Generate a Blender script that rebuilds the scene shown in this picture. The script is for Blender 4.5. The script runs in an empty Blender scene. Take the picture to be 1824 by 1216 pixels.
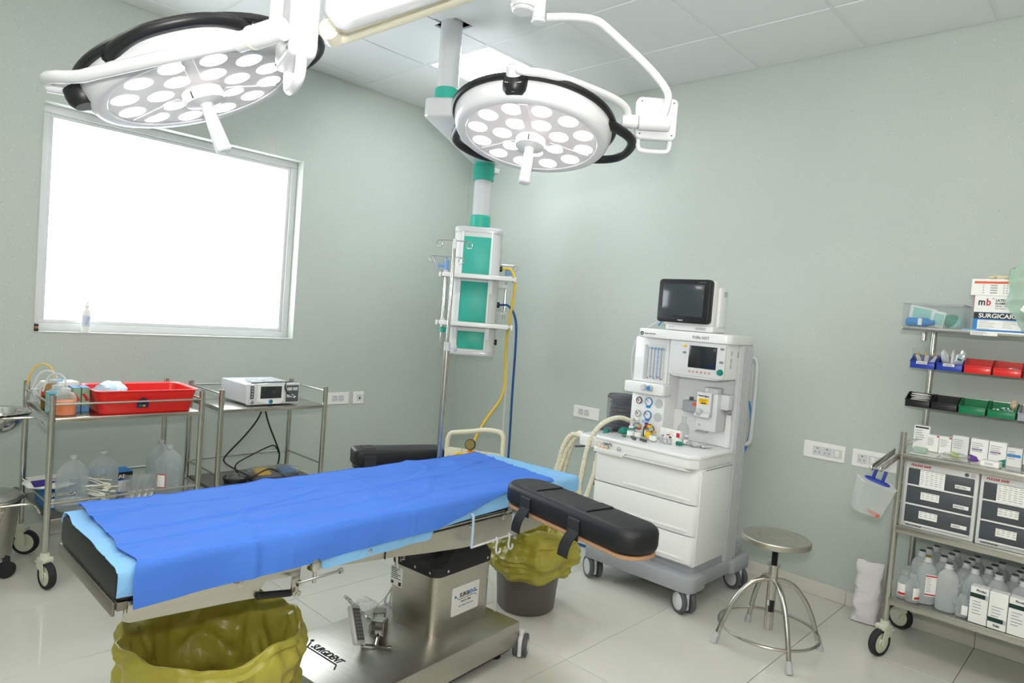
import bpy, bmesh, math, random
from mathutils import Vector, Matrix, Quaternion
PI = math.pi
D = bpy.data
SC = bpy.context.scene
COL = SC.collection
random.seed(7)

# ---------------------------------------------------------------- camera
cam_d = D.cameras.new('camera'); cam = D.objects.new('camera', cam_d); COL.objects.link(cam)
SC.camera = cam
yaw, pitch, roll = 0.7569, -0.0401, 0.0774
fw = Vector((-math.sin(yaw)*math.cos(pitch), math.cos(yaw)*math.cos(pitch), math.sin(pitch)))
rt = Vector((math.cos(yaw), math.sin(yaw), 0)); up = rt.cross(fw)
rt, up = math.cos(roll)*rt + math.sin(roll)*up, -math.sin(roll)*rt + math.cos(roll)*up
m = Matrix((rt, up, -fw)).transposed().to_4x4(); m.translation = (4.4697, -4.0196, 1.4605)
cam.matrix_world = m
cam_d.sensor_width = 36; cam_d.lens = 1200.93/1824*36; cam_d.clip_start = 0.05

# ---------------------------------------------------------------- world, exposure, lamps
W = D.worlds.new('world'); SC.world = W; W.use_nodes = True
W.node_tree.nodes['Background'].inputs[0].default_value = (0.93, 0.97, 1.0, 1)
W.node_tree.nodes['Background'].inputs[1].default_value = 5.5
SC.view_settings.view_transform = 'Standard'; SC.view_settings.look = 'None'
SC.cycles.transparent_max_bounces = 32; SC.view_settings.gamma = 1; SC.view_settings.use_curve_mapping = False
SC.view_settings.exposure = 0.53
PANEL_E = (14.0, 9.0)        # ceiling light panels
LED_E = 3.2          # surgical lamp diodes
pl = D.lights.new('window_portal', 'AREA'); pl.shape = 'RECTANGLE'; pl.size = 1.55; pl.size_y = 1.27
pl.cycles.is_portal = True
po = D.objects.new('window_portal', pl); COL.objects.link(po)
po.location = (-0.15, -2.357, 1.795); po.rotation_euler = (PI/2, 0, -PI/2)
fl = D.lights.new('camera_flash', 'AREA'); fl.shape = 'DISK'; fl.size = 0.14; fl.energy = 48; fl.color = (1.0, 0.97, 0.93)
fo = D.objects.new('camera_flash', fl); COL.objects.link(fo)
fo.location = (4.50, -4.06, 1.66)
fo.rotation_euler = Vector((-.45, .50, .75)).to_track_quat('-Z', 'Y').to_euler()

# ---------------------------------------------------------------- materials
def srgb(c):
    if isinstance(c, str):
        c = [int(c[i:i+2], 16)/255 for i in (0, 2, 4)]
    return tuple(x/12.92 if x <= .04045 else ((x+.055)/1.055)**2.4 for x in c) + (1,)
def mat(name, c, rough=.5, metal=0, spec=.5, var=.06, vscale=6, bump=0, bscale=60, trans=0, alpha=None, emit=0,
        stretch=None, coat=0, ior=1.45, ridge=0, rscale=8):
    """principled material whose colour wavers a little with object-space noise"""
    M = D.materials.new(name); M.use_nodes = True; nt = M.node_tree; N = nt.nodes; L = nt.links
    b = N['Principled BSDF']; c = srgb(c)
    tc = N.new('ShaderNodeTexCoord'); mp = N.new('ShaderNodeMapping'); L.new(tc.outputs['Object'], mp.inputs[0])
    if stretch: mp.inputs['Scale'].default_value = stretch
    no = N.new('ShaderNodeTexNoise'); no.inputs['Scale'].default_value = vscale; no.inputs['Detail'].default_value = 5
    L.new(mp.outputs[0], no.inputs['Vector'])
    mx = N.new('ShaderNodeMix'); mx.data_type = 'RGBA'
    mx.inputs[6].default_value = tuple(max(0, x*(1-var)) for x in c[:3]) + (1,)
    mx.inputs[7].default_value = tuple(min(1, x*(1+var)) for x in c[:3]) + (1,)
    L.new(no.outputs['Fac'], mx.inputs[0]); L.new(mx.outputs[2], b.inputs['Base Color'])
    b.inputs['Roughness'].default_value = rough; b.inputs['Metallic'].default_value = metal
    b.inputs['Specular IOR Level'].default_value = spec; b.inputs['IOR'].default_value = ior
    if coat: b.inputs['Coat Weight'].default_value = coat; b.inputs['Coat Roughness'].default_value = .08
    if trans: b.inputs['Transmission Weight'].default_value = trans
    if alpha is not None: b.inputs['Alpha'].default_value = alpha
    if emit:
        b.inputs['Emission Color'].default_value = c; b.inputs['Emission Strength'].default_value = emit
    if bump:
        n2 = N.new('ShaderNodeTexNoise'); n2.inputs['Scale'].default_value = bscale; n2.inputs['Detail'].default_value = 4
        L.new(mp.outputs[0], n2.inputs['Vector'])
        bp = N.new('ShaderNodeBump'); bp.inputs['Strength'].default_value = bump; bp.inputs['Distance'].default_value = .01
        L.new(n2.outputs['Fac'], bp.inputs['Height']); L.new(bp.outputs[0], b.inputs['Normal'])
    if ridge:
        nd = N.new('ShaderNodeTexNoise'); nd.inputs['Scale'].default_value = rscale*.5; L.new(mp.outputs[0], nd.inputs['Vector'])
        av = N.new('ShaderNodeVectorMath'); av.operation = 'MULTIPLY_ADD'; av.inputs[1].default_value = (.25, .25, .25); L.new(nd.outputs['Color'], av.inputs[0]); L.new(mp.outputs[0], av.inputs[2])
        n3 = N.new('ShaderNodeTexVoronoi'); n3.feature = 'DISTANCE_TO_EDGE'; n3.inputs['Scale'].default_value = rscale; L.new(av.outputs[0], n3.inputs['Vector'])
        b3 = N.new('ShaderNodeBump'); b3.inputs['Strength'].default_value = ridge; b3.inputs['Distance'].default_value = -.03
        L.new(n3.outputs['Distance'], b3.inputs['Height'])
        if bump: L.new(b3.outputs[0], bp.inputs['Normal'])
        else: L.new(b3.outputs[0], b.inputs['Normal'])
    return M
def wall_mat():
    M = mat('speckled_wall', 'bcc5be', .75, var=.05, vscale=2.2, bump=.12, bscale=260)
    nt = M.node_tree; N = nt.nodes; L = nt.links; b = N['Principled BSDF']
    base = b.inputs['Base Color'].links[0].from_socket
    tc = N.new('ShaderNodeTexCoord')
    def mixin(fac, colour, prev):
        mx = N.new('ShaderNodeMix'); mx.data_type = 'RGBA'; mx.inputs[7].default_value = srgb(colour)
        L.new(fac, mx.inputs[0]); L.new(prev, mx.inputs[6]); return mx.outputs[2]
    def ramp(src, a, c):
        r = N.new('ShaderNodeMapRange'); r.inputs[1].default_value = a; r.inputs[2].default_value = c
        L.new(src, r.inputs[0]); return r.outputs[0]
    g = N.new('ShaderNodeTexNoise'); g.inputs['Scale'].default_value = 170; g.inputs['Detail'].default_value = 3
    L.new(tc.outputs['Object'], g.inputs['Vector'])
    s = N.new('ShaderNodeMath'); s.operation = 'MULTIPLY'; s.inputs[1].default_value = .55
    L.new(ramp(g.outputs['Fac'], .5, .75), s.inputs[0])
    col = mixin(s.outputs[0], 'ccd3cb', base)
    s2 = N.new('ShaderNodeMath'); s2.operation = 'MULTIPLY'; s2.inputs[1].default_value = .5
    L.new(ramp(g.outputs['Fac'], .42, .25), s2.inputs[0])
    col = mixin(s2.outputs[0], '98a094', col)
    for sc, hi, lo, c in ((60, .030, .016, 'f4f7f2'), (33, .022, .012, '87938a')):
        v = N.new('ShaderNodeTexVoronoi'); v.inputs['Scale'].default_value = sc; v.inputs['Randomness'].default_value = 1
        L.new(tc.outputs['Object'], v.inputs['Vector'])
        pick = N.new('ShaderNodeMath'); pick.operation = 'GREATER_THAN'; pick.inputs[1].default_value = .86
        sp = N.new('ShaderNodeSeparateColor'); L.new(v.outputs['Color'], sp.inputs[0]); L.new(sp.outputs[0], pick.inputs[0])
        mu = N.new('ShaderNodeMath'); mu.operation = 'MULTIPLY'
        L.new(ramp(v.outputs['Distance'], hi*4, lo*4), mu.inputs[0]); L.new(pick.outputs[0], mu.inputs[1])
        col = mixin(mu.outputs[0], c, col)
    L.new(col, b.inputs['Base Color'])
    return M
def glassy(name, c, opac=.35, rough=.15, var=.05, edge=.35):
    """thin clear or milky plastic: part see-through, part solid, with a glossy skin"""
    M = D.materials.new(name); M.use_nodes = True; nt = M.node_tree; N = nt.nodes; L = nt.links
    b = N['Principled BSDF']; c = srgb(c); b.inputs['Roughness'].default_value = rough
    tc = N.new('ShaderNodeTexCoord'); no = N.new('ShaderNodeTexNoise'); no.inputs['Scale'].default_value = 12
    L.new(tc.outputs['Object'], no.inputs['Vector'])
    mx = N.new('ShaderNodeMix'); mx.data_type = 'RGBA'
    mx.inputs[6].default_value = tuple(x*(1-var) for x in c[:3])+(1,); mx.inputs[7].default_value = tuple(min(1, x*(1+var)) for x in c[:3])+(1,)
    L.new(no.outputs['Fac'], mx.inputs[0]); L.new(mx.outputs[2], b.inputs['Base Color'])
    t = N.new('ShaderNodeBsdfTransparent'); t.inputs[0].default_value = tuple(.6+.4*x for x in c[:3])+(1,)
    lw = N.new('ShaderNodeLayerWeight'); lw.inputs[0].default_value = .25
    mr = N.new('ShaderNodeMapRange'); mr.inputs[3].default_value = opac; mr.inputs[4].default_value = min(1, opac+edge)
    L.new(lw.outputs['Facing'], mr.inputs[0])
    tr = N.new('ShaderNodeBsdfTranslucent'); L.new(mx.outputs[2], tr.inputs[0])
    m2 = N.new('ShaderNodeMixShader'); m2.inputs[0].default_value = .45; L.new(b.outputs[0], m2.inputs[1]); L.new(tr.outputs[0], m2.inputs[2])
    ms = N.new('ShaderNodeMixShader'); L.new(mr.outputs[0], ms.inputs[0]); L.new(t.outputs[0], ms.inputs[1]); L.new(m2.outputs[0], ms.inputs[2])
    L.new(ms.outputs[0], N['Material Output'].inputs[0])
    return M
def glow(name, c, e):
    M = D.materials.new(name); M.use_nodes = True; nt = M.node_tree
    em = nt.nodes.new('ShaderNodeEmission'); em.inputs[0].default_value = srgb(c); em.inputs[1].default_value = e
    nt.links.new(em.outputs[0], nt.nodes['Material Output'].inputs[0]); return M

M = {
 'wall': wall_mat(),
 'tile': mat('polished_tile', 'd6d5cb', .05, var=.03, vscale=3, spec=.6),
 'grout': mat('grout', '8f8d83', .8),
 'ceil': mat('ceiling_board', 'dcdfde', .9, var=.015, vscale=5, bump=.05, bscale=300),
 'tbar': mat('ceiling_grid_metal', 'd6dad9', .45, var=.01),
 'alu': mat('window_frame_white', 'd9dbdc', .4, var=.02),
 'reveal': mat('plaster', 'c3c8bf', .7, var=.04, vscale=8, bump=.06, bscale=200),
 'steel': mat('stainless_steel', 'c4c1b9', .24, 1, var=.08, vscale=5, stretch=(1, 1, 14)),
 'steel_b': mat('brushed_steel', 'c0bcb2', .36, 1, var=.12, vscale=30, stretch=(.35, 3, 3)),
 'steel_d': mat('dull_steel_sheet', '908c84', .42, 1, var=.12, vscale=26, stretch=(4, .4, 2)),
 'chrome': mat('chrome', 'd0cfcb', .1, 1, var=.03),
 'white': mat('white_enamel', 'eceded', .3, var=.015, vscale=3, coat=.3),
 'lampwhite': mat('lamp_white', 'd2d4d7', .28, var=.01, vscale=3, coat=.4),
 'offwhite': mat('white_plastic', 'dfe0df', .42, var=.02, vscale=4),
 'cream': mat('cream_plastic', 'e4dfc9', .45, var=.03, vscale=4),
 'castor': mat('pale_green_plastic', 'cfd3bd', .5, var=.04, vscale=9),
 'grey': mat('grey_plastic', 'a2a6ac', .45, var=.03, vscale=5),
 'lgrey': mat('pale_grey_plastic', 'bdbfc2', .45, var=.03, vscale=5),
 'dgrey': mat('dark_grey_plastic', '55585d', .5, var=.05, vscale=6),
 'black': mat('black_plastic', '17181a', .4, var=.08, vscale=6),
 'rubber': mat('black_rubber', '26272a', .65, var=.12, vscale=9),
 'pad': mat('black_vinyl_pad', '16171a', .5, var=.12, vscale=8, bump=.05, bscale=120),
 'teal': mat('teal_plastic', '35b39f', .4, var=.03, vscale=5),
 'teal_d': mat('dark_teal_plastic', '0f7f70', .4, var=.05, vscale=8),
 'blue_c': mat('blue_drape_cloth', '4a7ad6', .85, var=.07, vscale=5, bump=.12, bscale=420, spec=.2, ridge=.5, rscale=3.2),
 'sky_c': mat('light_blue_drape_cloth', '84b9e6', .85, var=.05, vscale=7, bump=.12, bscale=300, spec=.2, ridge=.4, rscale=7),
 'wood': mat('plywood', 'b08a68', .6, var=.12, vscale=20, stretch=(1, 8, 8)),
 'screen': mat('dark_screen', '2b3034', .12, var=.05, vscale=2, coat=.3),
 'paper': mat('paper_white', 'eeeeea', .7, var=.02, vscale=8),
 'ink': mat('ink_black', '1b1c1e', .6, var=.05),
 'inkgrey': mat('ink_grey', '85878a', .6, var=.05),
 'inkred': mat('ink_red', 'c2262c', .6, var=.05),
 'inkblue': mat('ink_blue', '2a86cf', .6, var=.05),
 'red': mat('red_plastic', 'e2231d', .32, var=.05, vscale=5, coat=.2),
 'yellow': mat('yellow_plastic', 'f0c21b', .4, var=.05, vscale=8),
 'orange': mat('orange_plastic', 'ef9a1c', .4, var=.05, vscale=8),
 'blue_p': mat('blue_plastic', '2540a8', .35, var=.06, vscale=6),
 'green_p': mat('green_plastic', '0d7a4b', .35, var=.06, vscale=6),
 'bag': mat('olive_yellow_bag', 'aba23f', .33, var=.12, vscale=7, bump=.1, bscale=30, spec=.5, ridge=.35, rscale=9),
 'bin': mat('brown_grey_plastic', '5f5953', .35, var=.06, vscale=6),
 'clear': glassy('clear_plastic', 'eef2f2', .07, .06, edge=.3),
 'milky': glassy('milky_plastic', 'dfe4e4', .55, .25),
 'bottle': glassy('bottle_plastic', 'f2f5f5', .34, .18),
 'water': glassy('water_fill', 'dbe6ea', .16, .05, edge=.2),
 'wrap': glassy('clear_wrap', 'f2f4f4', .12, .1, edge=.4),
 'amber': glassy('amber_plastic', '8a6122', .62, .15),
}
# ---------------------------------------------------------------- mesh builder
class MB:
    def __init__(s): s.bm = bmesh.new()
    def _add(s, bm2, mtx=None):
        if mtx is not None: bm2.transform(mtx)
        me = D.meshes.new('tmp'); bm2.to_mesh(me); bm2.free(); s.bm.from_mesh(me); D.meshes.remove(me); return s
    def box(s, c, d, bev=0, seg=2, rot=None):
        b = bmesh.new(); bmesh.ops.create_cube(b, size=1); bmesh.ops.scale(b, vec=d, verts=b.verts)
        if bev: bmesh.ops.bevel(b, geom=list(b.edges), offset=min(bev, .49*min(d)), segments=seg, affect='EDGES', profile=.5)
        mt = Matrix.Translation(c)
        if rot is not None: mt = mt @ (rot.to_4x4() if not isinstance(rot, tuple) else Matrix.Rotation(rot[2], 4, 'Z') @ Matrix.Rotation(rot[1], 4, 'Y') @ Matrix.Rotation(rot[0], 4, 'X'))
        return s._add(b, mt)
    def b2(s, lo, hi, bev=0, seg=2):
        lo, hi = Vector(lo), Vector(hi); return s.box((lo+hi)/2, [abs(x) for x in hi-lo], bev, seg)
    def rbox(s, c, d, r, bev=.004, seg=6, axis='Z', rot=None):
        """slab with rounded corners about one axis"""
        ax = 'XYZ'.index(axis); o = [(1, 2), (2, 0), (0, 1)][ax]; w, h, t = d[o[0]], d[o[1]], d[ax]
        r = min(r, .499*w, .499*h); pts = []
        for cx, cy, a0 in ((w/2-r, h/2-r, 0), (-w/2+r, h/2-r, PI/2), (-w/2+r, -h/2+r, PI), (w/2-r, -h/2+r, 1.5*PI)):
            for k in range(seg+1):
                a = a0+k*PI/2/seg; pts.append((cx+r*math.cos(a), cy+r*math.sin(a)))
        b = bmesh.new()
        def P(u, v, z):
            p = [0, 0, 0]; p[o[0]] = u; p[o[1]] = v; p[ax] = z; return b.verts.new(p)
        lay = []
        bev = min(bev, t*.45, r*.9)
        bs_ = [(bev*(1-math.sin(k*PI/6)), bev*(1-math.cos(k*PI/6))) for k in range(4)]
        prof = [(-t/2+b_, a_) for a_, b_ in bs_]+[(t/2-b_, a_) for a_, b_ in bs_[::-1]] if bev > .003 else [(-t/2, bev), (-t/2+bev, 0), (t/2-bev, 0), (t/2, bev)] if bev > 0 else [(-t/2, 0), (t/2, 0)]
        for z, ins in prof:
            fx, fy = (w-2*ins)/w, (h-2*ins)/h
            lay.append([P(u*fx, v*fy, z) for u, v in pts])
        n = len(pts)
        for a, c2 in zip(lay, lay[1:]):
            for k in range(n): b.faces.new((a[k], a[(k+1) % n], c2[(k+1) % n], c2[k]))
        b.faces.new(lay[0][::-1]); b.faces.new(lay[-1])
        mt = Matrix.Translation(c)
        if rot is not None: mt = mt @ rot.to_4x4()
        return s._add(b, mt)
    def cyl(s, p0, p1, r0, r1=None, n=20, cap=True, bev=0):
        p0, p1 = Vector(p0), Vector(p1); ax = p1-p0; h = ax.length; r1 = r0 if r1 is None else r1
        prof = [(r0, 0), (r1, h)] if not bev else [(r0-bev, 0), (r0, bev), (r1, h-bev), (r1-bev, h)]
        return s.lathe(prof, p0, ax, n, cap)
    def lathe(s, prof, c=(0, 0, 0), axis=(0, 0, 1), n=24, cap=True, a0=0, a1=2*PI):
        b = bmesh.new(); full = abs(a1-a0-2*PI) < 1e-6; m = n if full else n+1; rings = []
        for r, z in prof:
            if r < 1e-6: rings.append([b.verts.new((0, 0, z))])
            else: rings.append([b.verts.new((r*math.cos(a0+(a1-a0)*k/n), r*math.sin(a0+(a1-a0)*k/n), z)) for k in range(m)])
        for A, B in zip(rings, rings[1:]):
            for k in range(n):
                k2 = (k+1) % m
                q = [A[k % len(A)], A[k2 % len(A)], B[k2 % len(B)], B[k % len(B)]]
                q2 = []
                for v in q:
                    if v not in q2: q2.append(v)
                if len(q2) >= 3: b.faces.new(q2)
        if cap and full:
            if len(rings[0]) > 2: b.faces.new(rings[0][::-1])
            if len(rings[-1]) > 2: b.faces.new(rings[-1])
        q = Vector((0, 0, 1)).rotation_difference(Vector(axis).normalized())
        return s._add(b, Matrix.Translation(c) @ q.to_matrix().to_4x4())
    def tube(s, pts, r, n=10, closed=False, cap=True, smooth=0, rf=None):
        P = [Vector(p) for p in pts]
        for _ in range(smooth):
            Q = [] if closed else [P[0]]
            rng = range(len(P)) if closed else range(len(P)-1)
            for i in rng:
                a, c = P[i], P[(i+1) % len(P)]; Q += [a*.75+c*.25, a*.25+c*.75]
            if not closed: Q.append(P[-1])
            P = Q
        b = bmesh.new(); rings = []; N = len(P)
        T = []
        for i in range(N):
            a = P[(i-1) % N] if closed or i > 0 else P[i]; c = P[(i+1) % N] if closed or i < N-1 else P[i]
            T.append((c-a).normalized())
        u = T[0].orthogonal().normalized()
        for i in range(N):
            if i: u = T[i-1].rotation_difference(T[i]) @ u
            u = (u-T[i]*u.dot(T[i])).normalized(); v = T[i].cross(u)
            rr = rf(i/(N-1)) if rf else r
            rings.append([b.verts.new(P[i]+rr*(math.cos(2*PI*k/n)*u+math.sin(2*PI*k/n)*v)) for k in range(n)])
        for i in range(N if closed else N-1):
            A, B = rings[i], rings[(i+1) % N]; off = 0
            if closed and i == N-1:
                off = min(range(n), key=lambda o: (A[0].co-B[o].co).length)
            for k in range(n): b.faces.new((A[k], A[(k+1) % n], B[(k+1+off) % n], B[(k+off) % n]))
        if cap and not closed: b.faces.new(rings[0][::-1]); b.faces.new(rings[-1])
        return s._add(b)
    def prism(s, pts, z0, z1, mtx=None, bev=0):
        b = bmesh.new(); A = [b.verts.new((x, y, z0)) for x, y in pts]; B = [b.verts.new((x, y, z1)) for x, y in pts]; n = len(pts)
        for k in range(n): b.faces.new((A[k], A[(k+1) % n], B[(k+1) % n], B[k]))
        b.faces.new(A[::-1]); b.faces.new(B)
        bmesh.ops.recalc_face_normals(b, faces=b.faces)
        if bev: bmesh.ops.bevel(b, geom=list(b.edges), offset=bev, segments=2, affect='EDGES', profile=.5)
        return s._add(b, mtx)
    def sheet(s, f, nu, nv, thick=0):
        """grid surface f(u,v) with u,v in 0..1, optionally given thickness along its normals"""
        b = bmesh.new(); V = [[b.verts.new(f(i/nu, j/nv)) for j in range(nv+1)] for i in range(nu+1)]
        for i in range(nu):
            for j in range(nv): b.faces.new((V[i][j], V[i+1][j], V[i+1][j+1], V[i][j+1]))
        if thick:
            b.normal_update()
            B = [[b.verts.new(v.co-v.normal*thick) for v in r] for r in V]
            for i in range(nu):
                for j in range(nv): b.faces.new((B[i][j], B[i][j+1], B[i+1][j+1], B[i+1][j]))
            for i in range(nu):
                for j in (0, nv): b.faces.new((V[i][j], B[i][j], B[i+1][j], V[i+1][j]))
            for j in range(nv):
                for i in (0, nu): b.faces.new((V[i][j], V[i][j+1], B[i][j+1], B[i][j]))
        return s._add(b)
    def poly(s, pts):
        b = bmesh.new(); b.faces.new([b.verts.new(p) for p in pts]); return s._add(b)
    def build(s, name, m, parent=None, smooth=35, recalc=True):
        if recalc: bmesh.ops.recalc_face_normals(s.bm, faces=s.bm.faces)
        me = D.meshes.new(name); s.bm.to_mesh(me); s.bm.free()
        me.materials.append(M[m] if isinstance(m, str) else m)
        if smooth:
            me.polygons.foreach_set('use_smooth', [True]*len(me.polygons)); me.set_sharp_from_angle(angle=math.radians(smooth))
        o = D.objects.new(name, me); COL.objects.link(o)
        if parent is not None: o.parent = parent
        return o
def tag(o, label=None, cat=None, group=None, kind=None):
    if label: o['label'] = label
    if cat: o['category'] = cat
    if group: o['group'] = group
    if kind: o['kind'] = kind
    return o
def thing(name, label, cat, loc=(0, 0, 0), rz=0, group=None):
    o = D.objects.new(name, None); COL.objects.link(o); o.empty_display_size = .05
    o.location = loc; o.rotation_euler = (0, 0, rz); return tag(o, label, cat, group)
def kids(o): return [c for c in D.objects if c.parent == o]
def copy_tree(o, parent=None):
    ch = kids(o); c = o.copy(); COL.objects.link(c)
    if parent is not None: c.parent = parent
    for k in ch: copy_tree(k, c)
    return c
def dup(o, loc, rz=0, label=None, group=None):
    c = copy_tree(o); c.location = loc; c.rotation_euler = (0, 0, rz)
    if label: c['label'] = label
    if group: c['group'] = group
    return c
def text(name, s, size, loc, rot, m, parent, depth=.0006, shear=0, align='LEFT', bold=0, sx=1):
    """raised lettering as a mesh; rot is a 3x3 matrix whose columns are text right, text up, facing"""
    cu = D.curves.new('t', 'FONT'); cu.body = s; cu.size = size; cu.extrude = depth; cu.shear = shear; cu.align_x = align
    cu.offset = bold; cu.resolution_u = 3
    t = D.objects.new('t', cu); me = D.meshes.new_from_object(t); D.objects.remove(t); D.curves.remove(cu)
    me.name = name; me.materials.clear(); me.materials.append(M[m] if isinstance(m, str) else m)
    mt = Matrix.Translation(loc) @ rot.to_4x4() @ Matrix.Diagonal((sx, 1, 1, 1)); me.transform(mt)
    o = D.objects.new(name, me); COL.objects.link(o); o.parent = parent; return o
def frame3(r, u):
    r, u = Vector(r).normalized(), Vector(u); f = r.cross(u).normalized(); u = f.cross(r); return Matrix((r, u, f)).transposed()
F_S = frame3((1, 0, 0), (0, 0, 1))       # facing -y
F_E = frame3((0, 1, 0), (0, 0, 1))       # facing +x
def rounded(w, h, r, seg=5):
    pts = []; r = min(r, w*.499, h*.499)
    for cx, cy, a0 in ((w/2-r, h/2-r, 0), (-w/2+r, h/2-r, PI/2), (-w/2+r, -h/2+r, PI), (w/2-r, -h/2+r, 1.5*PI)):
        for k in range(seg+1):
            a = a0+k*PI/2/seg; pts.append((cx+r*math.cos(a), cy+r*math.sin(a)))
    return pts
def lines(mb, x0, x1, z, n, dz, y, h=.002, jag=True):
    h *= .62
    """rows of small print as short raised bars on a face towards -y"""
    for k in range(n):
        w = (x1-x0)*(random.uniform(.55, 1) if jag else 1); mb.b2((x0, y-.0006, z-k*dz-h/2), (x0+w, y, z-k*dz+h/2))
# ---------------------------------------------------------------- the room
H = 3.086; RX = 5.6; RY = -5.3
WY0, WY1, WZ0, WZ1 = -3.135, -1.58, 1.16, 2.43
def structure(o): return tag(o, kind='structure')
# left wall with window opening
wl = MB()
wl.b2((-.2, RY, 0), (0, WY0, H+.1)).b2((-.2, WY1, 0), (0, .2, H+.1)).b2((-.2, WY0, 0), (0, WY1, WZ0)).b2((-.2, WY0, WZ1), (0, WY1, H+.1))
structure(wl.build('wall_left', 'wall', smooth=0))
structure(MB().b2((0, 0, 0), (RX, .2, H+.1)).build('wall_back', 'wall', smooth=0))
structure(MB().b2((RX, RY, 0), (RX+.2, .2, H+.1)).build('wall_right', 'wall', smooth=0))
structure(MB().b2((-.2, RY-.2, 0), (RX+.2, RY, H+.1)).build('wall_front', 'wall', smooth=0))
# floor: grout bed and polished tiles
flo = structure(MB().b2((-.2, RY-.2, -.06), (RX+.2, .2, -.004)).build('floor', 'grout', smooth=0))
FX, FY = 3.362, -1.1226
me = None
i0 = -6; random.seed(3)
def cell(x0, x1, y0, y1, name, m, parent, z0, z1, bev):
    o = MB().b2((x0, y0, z0), (x1, y1, z1), bev, 1).build(name, m, parent, smooth=0); return o
tile_me = None
for i in range(-6, 5):
    for j in range(-8, 2):
        x0, x1, y0, y1 = FX+.6*i, FX+.6*i+.6, FY+.6*j, FY+.6*j+.6
        a0, a1, b0, b1 = max(x0, 0), min(x1, RX), max(y0, RY), min(y1, 0)
        if a1-a0 < .02 or b1-b0 < .02: continue
        whole = (a0, a1, b0, b1) == (x0, x1, y0, y1)
        if whole and tile_me:
            o = D.objects.new('floor_tile', tile_me); COL.objects.link(o); o.parent = flo
        else:
            g = .0012
            o = MB().b2((a0-x0+g, b0-y0+g, -.012), (a1-x0-g, b1-y0-g, 0), .0012, 1).build('floor_tile', 'tile', flo, smooth=0)
            if whole: tile_me = o.data
        o.location = (x0, y0, random.uniform(-.0002, .0002))
# skirting tiles
bb = structure(MB().b2((0, -.004, 0), (RX, 0, .076)).build('baseboard_back', 'grout', smooth=0))
for k in range(-6, 5):
    a0, a1 = max(0, FX+.6*k), min(RX, FX+.6*k+.6)
    if a1-a0 > .02: MB().b2((a0+.001, -.012, .001), (a1-.001, -.003, .08), .0015, 1).build('skirting_tile', 'tile', bb, smooth=0)
bl = structure(MB().b2((0, RY, 0), (.004, 0, .076)).build('baseboard_left', 'grout', smooth=0))
for k in range(-8, 2):
    a0, a1 = max(RY, FY+.6*k), min(-.014, FY+.6*k+.6)
    if a1-a0 > .02: MB().b2((.003, a0+.001, .001), (.012, a1-.001, .08), .0015, 1).build('skirting_tile', 'tile', bl, smooth=0)
# suspended ceiling: slab above, T-bars, boards; some bays hold light panels
ce = structure(MB().b2((-.2, RY-.2, H+.1), (RX+.2, .2, H+.2)).build('ceiling', mat('shaded_plenum', '3d3e3d', .9), smooth=0))  # slab coloured dark so the gap round the pendant column looks unlit
CX, CY = .196, -1.178
LIGHTS = {(1, 0), (5, -3), (8, -3), (5, -6), (8, -6), (2, -6)}
HOLE = (1.44, -1.51)
board_me = None
for i in range(-1, 9):
    for j in range(-7, 2):
        x0, y0 = CX+.6*i, CY+.6*j
        a0, a1, b0, b1 = max(x0, 0), min(x0+.6, RX), max(y0, RY), min(y0+.6, 0)
        if a1-a0 < .03 or b1-b0 < .03: continue
        if (i, j) in LIGHTS: continue
        whole = a1-a0 > .599 and b1-b0 > .599
        if (i, j) == (2, -1):      # board cut round the pendant column
            o = MB().b2((.118, .012, 0), (.588, .588, .012)).b2((.012, .012, 0), (.118, .23, .012)).b2((.012, .36, 0), (.118, .588, .012)).build('ceiling_panel', 'ceil', ce, smooth=0)
        elif (i, j) == (1, -1):
            o = MB().b2((.01, .01, 0), (.535, .59, .012)).b2((.535, .01, 0), (.59, .225, .012)).b2((.535, .305, 0), (.59, .59, .012)).build('ceiling_panel', 'ceil', ce, smooth=0)
        elif whole and board_me:
            o = D.objects.new('ceiling_panel', board_me); COL.objects.link(o); o.parent = ce
        else:
            g = .010
            o = MB().b2((a0-x0+g, b0-y0+g, 0), (a1-x0-g, b1-y0-g, .012), .003, 1).build('ceiling_panel', 'ceil', ce, smooth=0)
            if whole: board_me = o.data
        o.location = (x0, y0, H-.004)
for i in range(0, 10):
    x = CX+.6*i
    for y0, y1 in (((RY, -1.60), (-1.42, 0)) if i == 2 else ((RY, 0),)):
        if x < RX: MB().b2((x-.012, y0, H), (x+.012, y1, H+.025)).build('grid_bar', 'tbar', ce, smooth=0)
for j in range(-6, 2):
    y = CY+.6*j
    if y > RY: MB().b2((0, y-.012, H+.0005), (RX, y+.012, H+.025)).build('grid_bar', 'tbar', ce, smooth=0)
trm = structure(MB().b2((0, -.018, H+.001), (RX, 0, H+.02)).b2((0, RY, H+.001), (.018, 0, H+.02)).build('trim_1', 'tbar', smooth=0))
M['panel_glow'] = glow('light_panel_diffuser', 'f8fcff', PANEL_E[0]); M['panel_glow_2'] = glow('light_panel_diffuser_dim', 'fffaf2', PANEL_E[1])
first = None
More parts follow.
